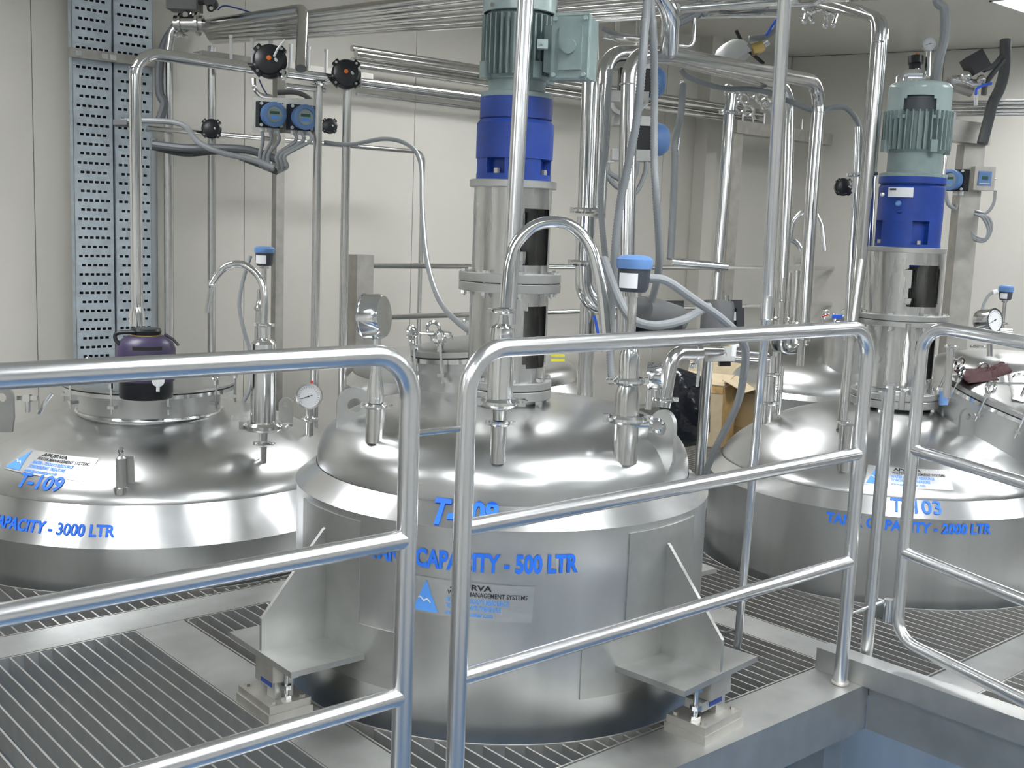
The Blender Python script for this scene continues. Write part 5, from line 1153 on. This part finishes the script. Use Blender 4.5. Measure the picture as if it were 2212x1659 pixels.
cable('thick dark cable bundle hanging from the ceiling at far right', A((2172, 86, 5.9), (2170, 150, 5.9), (2160, 190, 5.9), (2145, 222, 5.9), (2135, 260, 5.85), (2122, 310, 5.85)), .028, 'cable_dark')
cable('dark cable slanting from the bundle to the black actuator', A((2165, 120, 5.88), (2148, 140, 5.85), (2125, 152, 5.82)), .014, 'cable_dark')
cable('second dark cable slanting down toward the far right pipes', A((2168, 130, 5.86), (2140, 165, 5.84), (2128, 185, 5.8), (2125, 205, 5.8)), .014, 'cable_dark')
# gauge and valve above the right motor
t = T('pressure_gauge', 'small pressure gauge on a stem above the right motor', 'gauge', at(2006, 165, D=5.2)); gauge(t, at(2008, 95, D=5.2), (-FW+Vector((0, 0, -.1))).normalized(), .032, .02)
t.part('stem', MB().cyl(*A((2004, 165, 5.2), (2006, 112, 5.2)), .014, 14), 'steel_bright')
t = T('diaphragm_valve', 'small black valve with orange tip above the right motor', 'valve', at(1978, 165, D=5.2))
t.part('bonnet', MB().cyl(*A((1978, 138, 5.2), (1978, 122, 5.2)), .035, 16).obox(at(1976, 146, D=5.2), RT*.02, FW*.02, UP*.016), 'black_plastic'); t.part('orange_indicator', MB().cyl(*A((1980, 122, 5.2), (1980, 116, 5.2)), .01, 10), 'orange'); t.part('body', MB().cyl(*A((1978, 172, 5.2), (1978, 150, 5.2)), .022, 14).cyl(*A((1960, 168, 5.2), (1995, 168, 5.2)), .02, 14), 'steel_pipe')
pipe('short bright elbow pipe above the right motor cowl', A((1942, 190, 5.1), (1946, 160, 5.1), (1990, 160, 5.1)), .023, .06, 'steel_bright')
pipe('slim white pipe directly behind the right motor', A((2047, 195, 5.0), (2042, 330, 5.0), (2020, 560, 5.0)), .010, .1, 'steel_bright')
# right tank small fittings, transmitter and gauge
q = at(2166, 700, D=5.3)
t = transmitter('small level transmitter with blue cap at the far right', q.x, q.y, (616, 630, 648), 15, 745); vclamp(t, q.x, q.y, 698, 7)
cable('grey cable curving left from the far right transmitter', A((2152, 630, 5.28), (2138, 636, 5.28), (2126, 655, 5.28), (2118, 685, 5.28)), .007, 'hose_gray')
solo('white_gland', MB().cyl(*A((2144, 632, 5.28), (2154, 630, 5.28)), .012, 10), 'white_plastic', 'white cable gland beside the far right transmitter', 'fitting')
t = T('pressure_gauge', 'round pressure gauge with red tip behind the gate top rail', 'gauge', at(2135, 745, D=5.0)); g_ = gauge(t, at(2148, 692, D=4.95), (-FW*.9+RT*.55).normalized(), .052, .075); t.part('stem', MB().cyl(*A((2138, 770, 5.0), (2138, 712, 5.0)), .012, 12), 'steel_bright'); t.part('red_cap', MB().sph(at(2133, 675, D=5.0), .006), 'red', under=g_)
pipe('side cock beside the far right transmitter', A((2160, 712, 5.25), (2186, 714, 5.25)), .007, .1, 'steel_bright')
t = T('process_tank', 'partly seen tank top with clamps behind the tilted right manhole', 'tank', at(2150, 800, D=5.4))
pc = at(2165, 850, D=5.35); t.part('dished_top', MB().lathe([(.34, -.25), (.34, -.02), (.30, .03), (.18, .06), (0, .07)], Vector((pc.x, pc.y, zat(pc.x, pc.y, 790))), (0, 0, 1), 48), 'steel_dome', ang=60)
vclamp(t, at(2110, 760, D=5.1).x, at(2110, 760, D=5.1).y, 748, 9)
q = at(2033, 770, D=4.5)
simple_nozzle('short clamped nozzle right of the right agitator column', S3, 2045, 850, 745, 8, (748,), 'steel_pipe')
t = T('sensor_probe', 'slim vertical instrument tube in front of the right agitator', 'sensor', at(1945, 900, D=3.95)); q = at(1945, 900, D=3.95)
vert(t, 'tube', q.x, q.y, [(885, 7), (845, 7), (842, 11), (825, 11), (822, 9), (740, 9), (735, 6), (700, 6)], 'steel_pipe'); vclamp(t, q.x, q.y, 838, 10)
solo('cable_plug', MB().cyl(*A((2037, 858, 4.2), (2036, 845, 4.2)), .013, 14).cyl(*A((2038, 875, 4.2), (2037, 858, 4.2)), .016, 14), 'cap_blue', 'small blue plug at the foot of the tilted right manhole', 'plug')
# far tank between: small manhole lid with blue label, big nozzle bowl
q = Vector((C4.x+.05, C4.y+.05, .70)); manhole('small manhole on the far right tank with blue label', at(1830, 745, D=6.6), (0, 0, 1), .15, .12, 8, low=.35)
solo('blue_label', MB().obox(at(1808, 684, D=6.42), wv*.028, fw2*.004, Vector((0, 0, .012))), 'blue_tube', 'blue label on the far small manhole lid', 'label')
solo('red_handle', MB().tube(A((1776, 684, 6.4), (1790, 679, 6.4)), .004, 8), 'red', 'thin red handle left of the blue label on the far manhole', 'handle')
t = T('sight_bowl', 'rounded steel bowl fitting under the clamped pipes of the far tank', 'fitting', at(1700, 760, D=5.2)); q = at(1702, 735, D=5.2)
t.part('bowl', stk(MB(), q.x, q.y, [(766, 6), (764, 20), (755, 32), (735, 40), (700, 42)]), 'steel_bright', ang=60)
for px, lo, hi, hw, lbl in ((1668, 905, 760, 9, 'left'), (1728, 790, 700, 8, 'right'), (1690, 700, 600, 6, 'middle')):
    q = at(px, lo, D=5.0); t = T('nozzle_pipe', 'short polished nozzle below the bowl fitting, '+lbl, 'nozzle', (q.x, q.y, zat(q.x, q.y, lo))); vert(t, 'tube', q.x, q.y, [(lo, hw), (hi, hw)], 'steel_pipe'); vclamp(t, q.x, q.y, (lo+hi)/2, hw)
# far goosenecks between right pipes
pipe('curved steel spout between the right pipes, upper', A((1705, 520, 5.4), (1712, 480, 5.4), (1735, 455, 5.4), (1762, 460, 5.4), (1775, 490, 5.4), (1780, 542, 5.4)), .013, .1, 'steel_bright')
pipe('curved steel spout between the right pipes, lower', A((1700, 520, 5.5), (1712, 518, 5.5), (1726, 530, 5.5), (1734, 545, 5.5), (1728, 600, 5.5)), .012, .08, 'steel_bright')
pipe('slim pipe rising between the right pipes', A((1712, 735, 5.3), (1722, 585, 5.3)), .014, .1, 'steel_pipe'); pipe('second slim pipe rising between the right pipes', A((1700, 735, 5.35), (1706, 590, 5.35)), .010, .1, 'steel_pipe')
solo('beige_cap', MB().obox(at(1727, 560, D=5.45), RT*.02, FW*.02, UP*.018), 'steel_dull', 'dull square fitting below the lower spout', 'fitting')
dvalve('small black valve left of the right motor at mid height', 1822, 404, None, .036, False, 4.6)
t = T('pipe_clamp_group', 'small clamps holding the pipes left of the right motor', 'clamp', at(1850, 375, D=4.5))
t.part('clamp_bar', MB().tube(A((1830, 378, 4.5), (1895, 375, 4.5)), .008, 8), 'steel_bright'); t.part('clamp_ring', MB().torus(at(1846, 378, D=4.5), (0, 0, 1), .02, .007), 'steel_bright')
pipe('slim pipe with cap left of the right motor', A((1828, 735, 4.75), (1848, 400, 4.75), (1852, 275, 4.75)), .014, .1, 'steel_bright')
# blue cable tube small near rail
cable('short bright blue air tube behind the middle railing', A((1283, 682, 3.8), (1288, 700, 3.8), (1294, 735, 3.8)), .005, 'blue_tube', name='air_tube', cat='tube')
solo('blue_fitting', MB().cyl(*A((1292, 605, 3.7), (1292, 588, 3.7)), .016, 12), 'cap_blue', 'small blue connector left of the large transmitter', 'fitting')
t = T('manhole', 'part of a lid with yellow tags right of the middle agitator', 'manhole', at(1200, 830, D=3.75))
for py in (768, 778): t.part('yellow_tag', MB().obox(at(1205, py, D=3.55), RT*.022, FW*.002, UP*.004), 'yellow')
# cardboard box and black bag on the far grating
cb = Vector((4.75, 4.02, 0)); ang = math.radians(35); ux = Vector((math.cos(ang), math.sin(ang), 0)); uy = Vector((-ux.y, ux.x, 0))
cb = at(1490, 960, Z=0.0)
bl = at(1548, 985, Z=0)
cen = at(1525, 965, Z=0)+fw2*.18
ux = (wv*.85-fw2*.5).normalized(); uy = Vector((-ux.y, ux.x, 0))
if uy.dot(fw2) < 0: uy = -uy
t = T('cardboard_box', 'open cardboard box with torn brown tape on the far grating', 'box', cen); hx, hy, hh = .17, .14, .36
for s_, nm in ((-1, 'front'), (1, 'back')): t.part('side_panel', MB().obox(cen+uy*hy*s_+up*hh/2, ux*hx, uy*.003, up*hh/2), 'cardboard')
for s_ in (-1, 1): t.part('side_panel', MB().obox(cen+ux*hx*s_+up*hh/2, ux*.003, uy*hy, up*hh/2), 'tape' if s_ > 0 else 'cardboard')
t.part('bottom_panel', MB().obox(cen+up*.004, ux*hx, uy*hy, up*.003), 'cardboard')
t.part('flap', MB().obox(cen-uy*(hy*.35)+up*(hh+.03), ux*hx, uy*.09+up*.022, up*.002), 'cardboard'); t.part('flap', MB().obox(cen+ux*(hx+.055)+up*(hh+.01), ux*.07-up*.03, uy*hy*.9, up*.002), 'cardboard'); t.part('flap', MB().obox(cen+uy*(hy+.02)+up*(hh+.05), ux*hx, uy*.03+up*.06, uy*.002), 'cardboard')
t.part('tape_strip', MB().obox(cen-uy*(hy+.002)+up*(hh-.02), ux*hx, uy*.003, up*.02), 'tape', 'torn brown tape')
bc = at(1475, 850, D=5.35)
bg = MB(); g = 10
poly = [(1440, 785), (1520, 812), (1532, 850), (1528, 950), (1440, 955), (1425, 840)]
bag = MB(); ctr = at(1478, 838, D=5.5); ring = [at(px, py, D=5.5) for px, py in poly]; rings = []
for k, (s_, off) in enumerate(((0.02, -.16), (.55, -.13), (.85, -.06), (1, .02), (.85, .10), (.02, .14))):
    rings.append([ctr+(p-ctr)*s_+FW*off+UP*rnd.uniform(-.008, .008) for p in cr(ring+[ring[0]], 4)[:-1]])
n = len(rings[0]); vs = [p for r_ in rings for p in r_]; bag.add(vs, [(i*n+k, i*n+(k+1) % n, (i+1)*n+(k+1) % n, (i+1)*n+k) for i in range(len(rings)-1) for k in range(n)])
solo('plastic_bag', bag, 'black_bag', 'glossy black plastic bag behind the cardboard box', 'bag', ang=60)
cable('short black wire lying on the grating beside the right bracket', A((1528, 1340, 3.2), (1560, 1365, 3.15), (1585, 1361, 3.2)), .003, 'cable_dark')
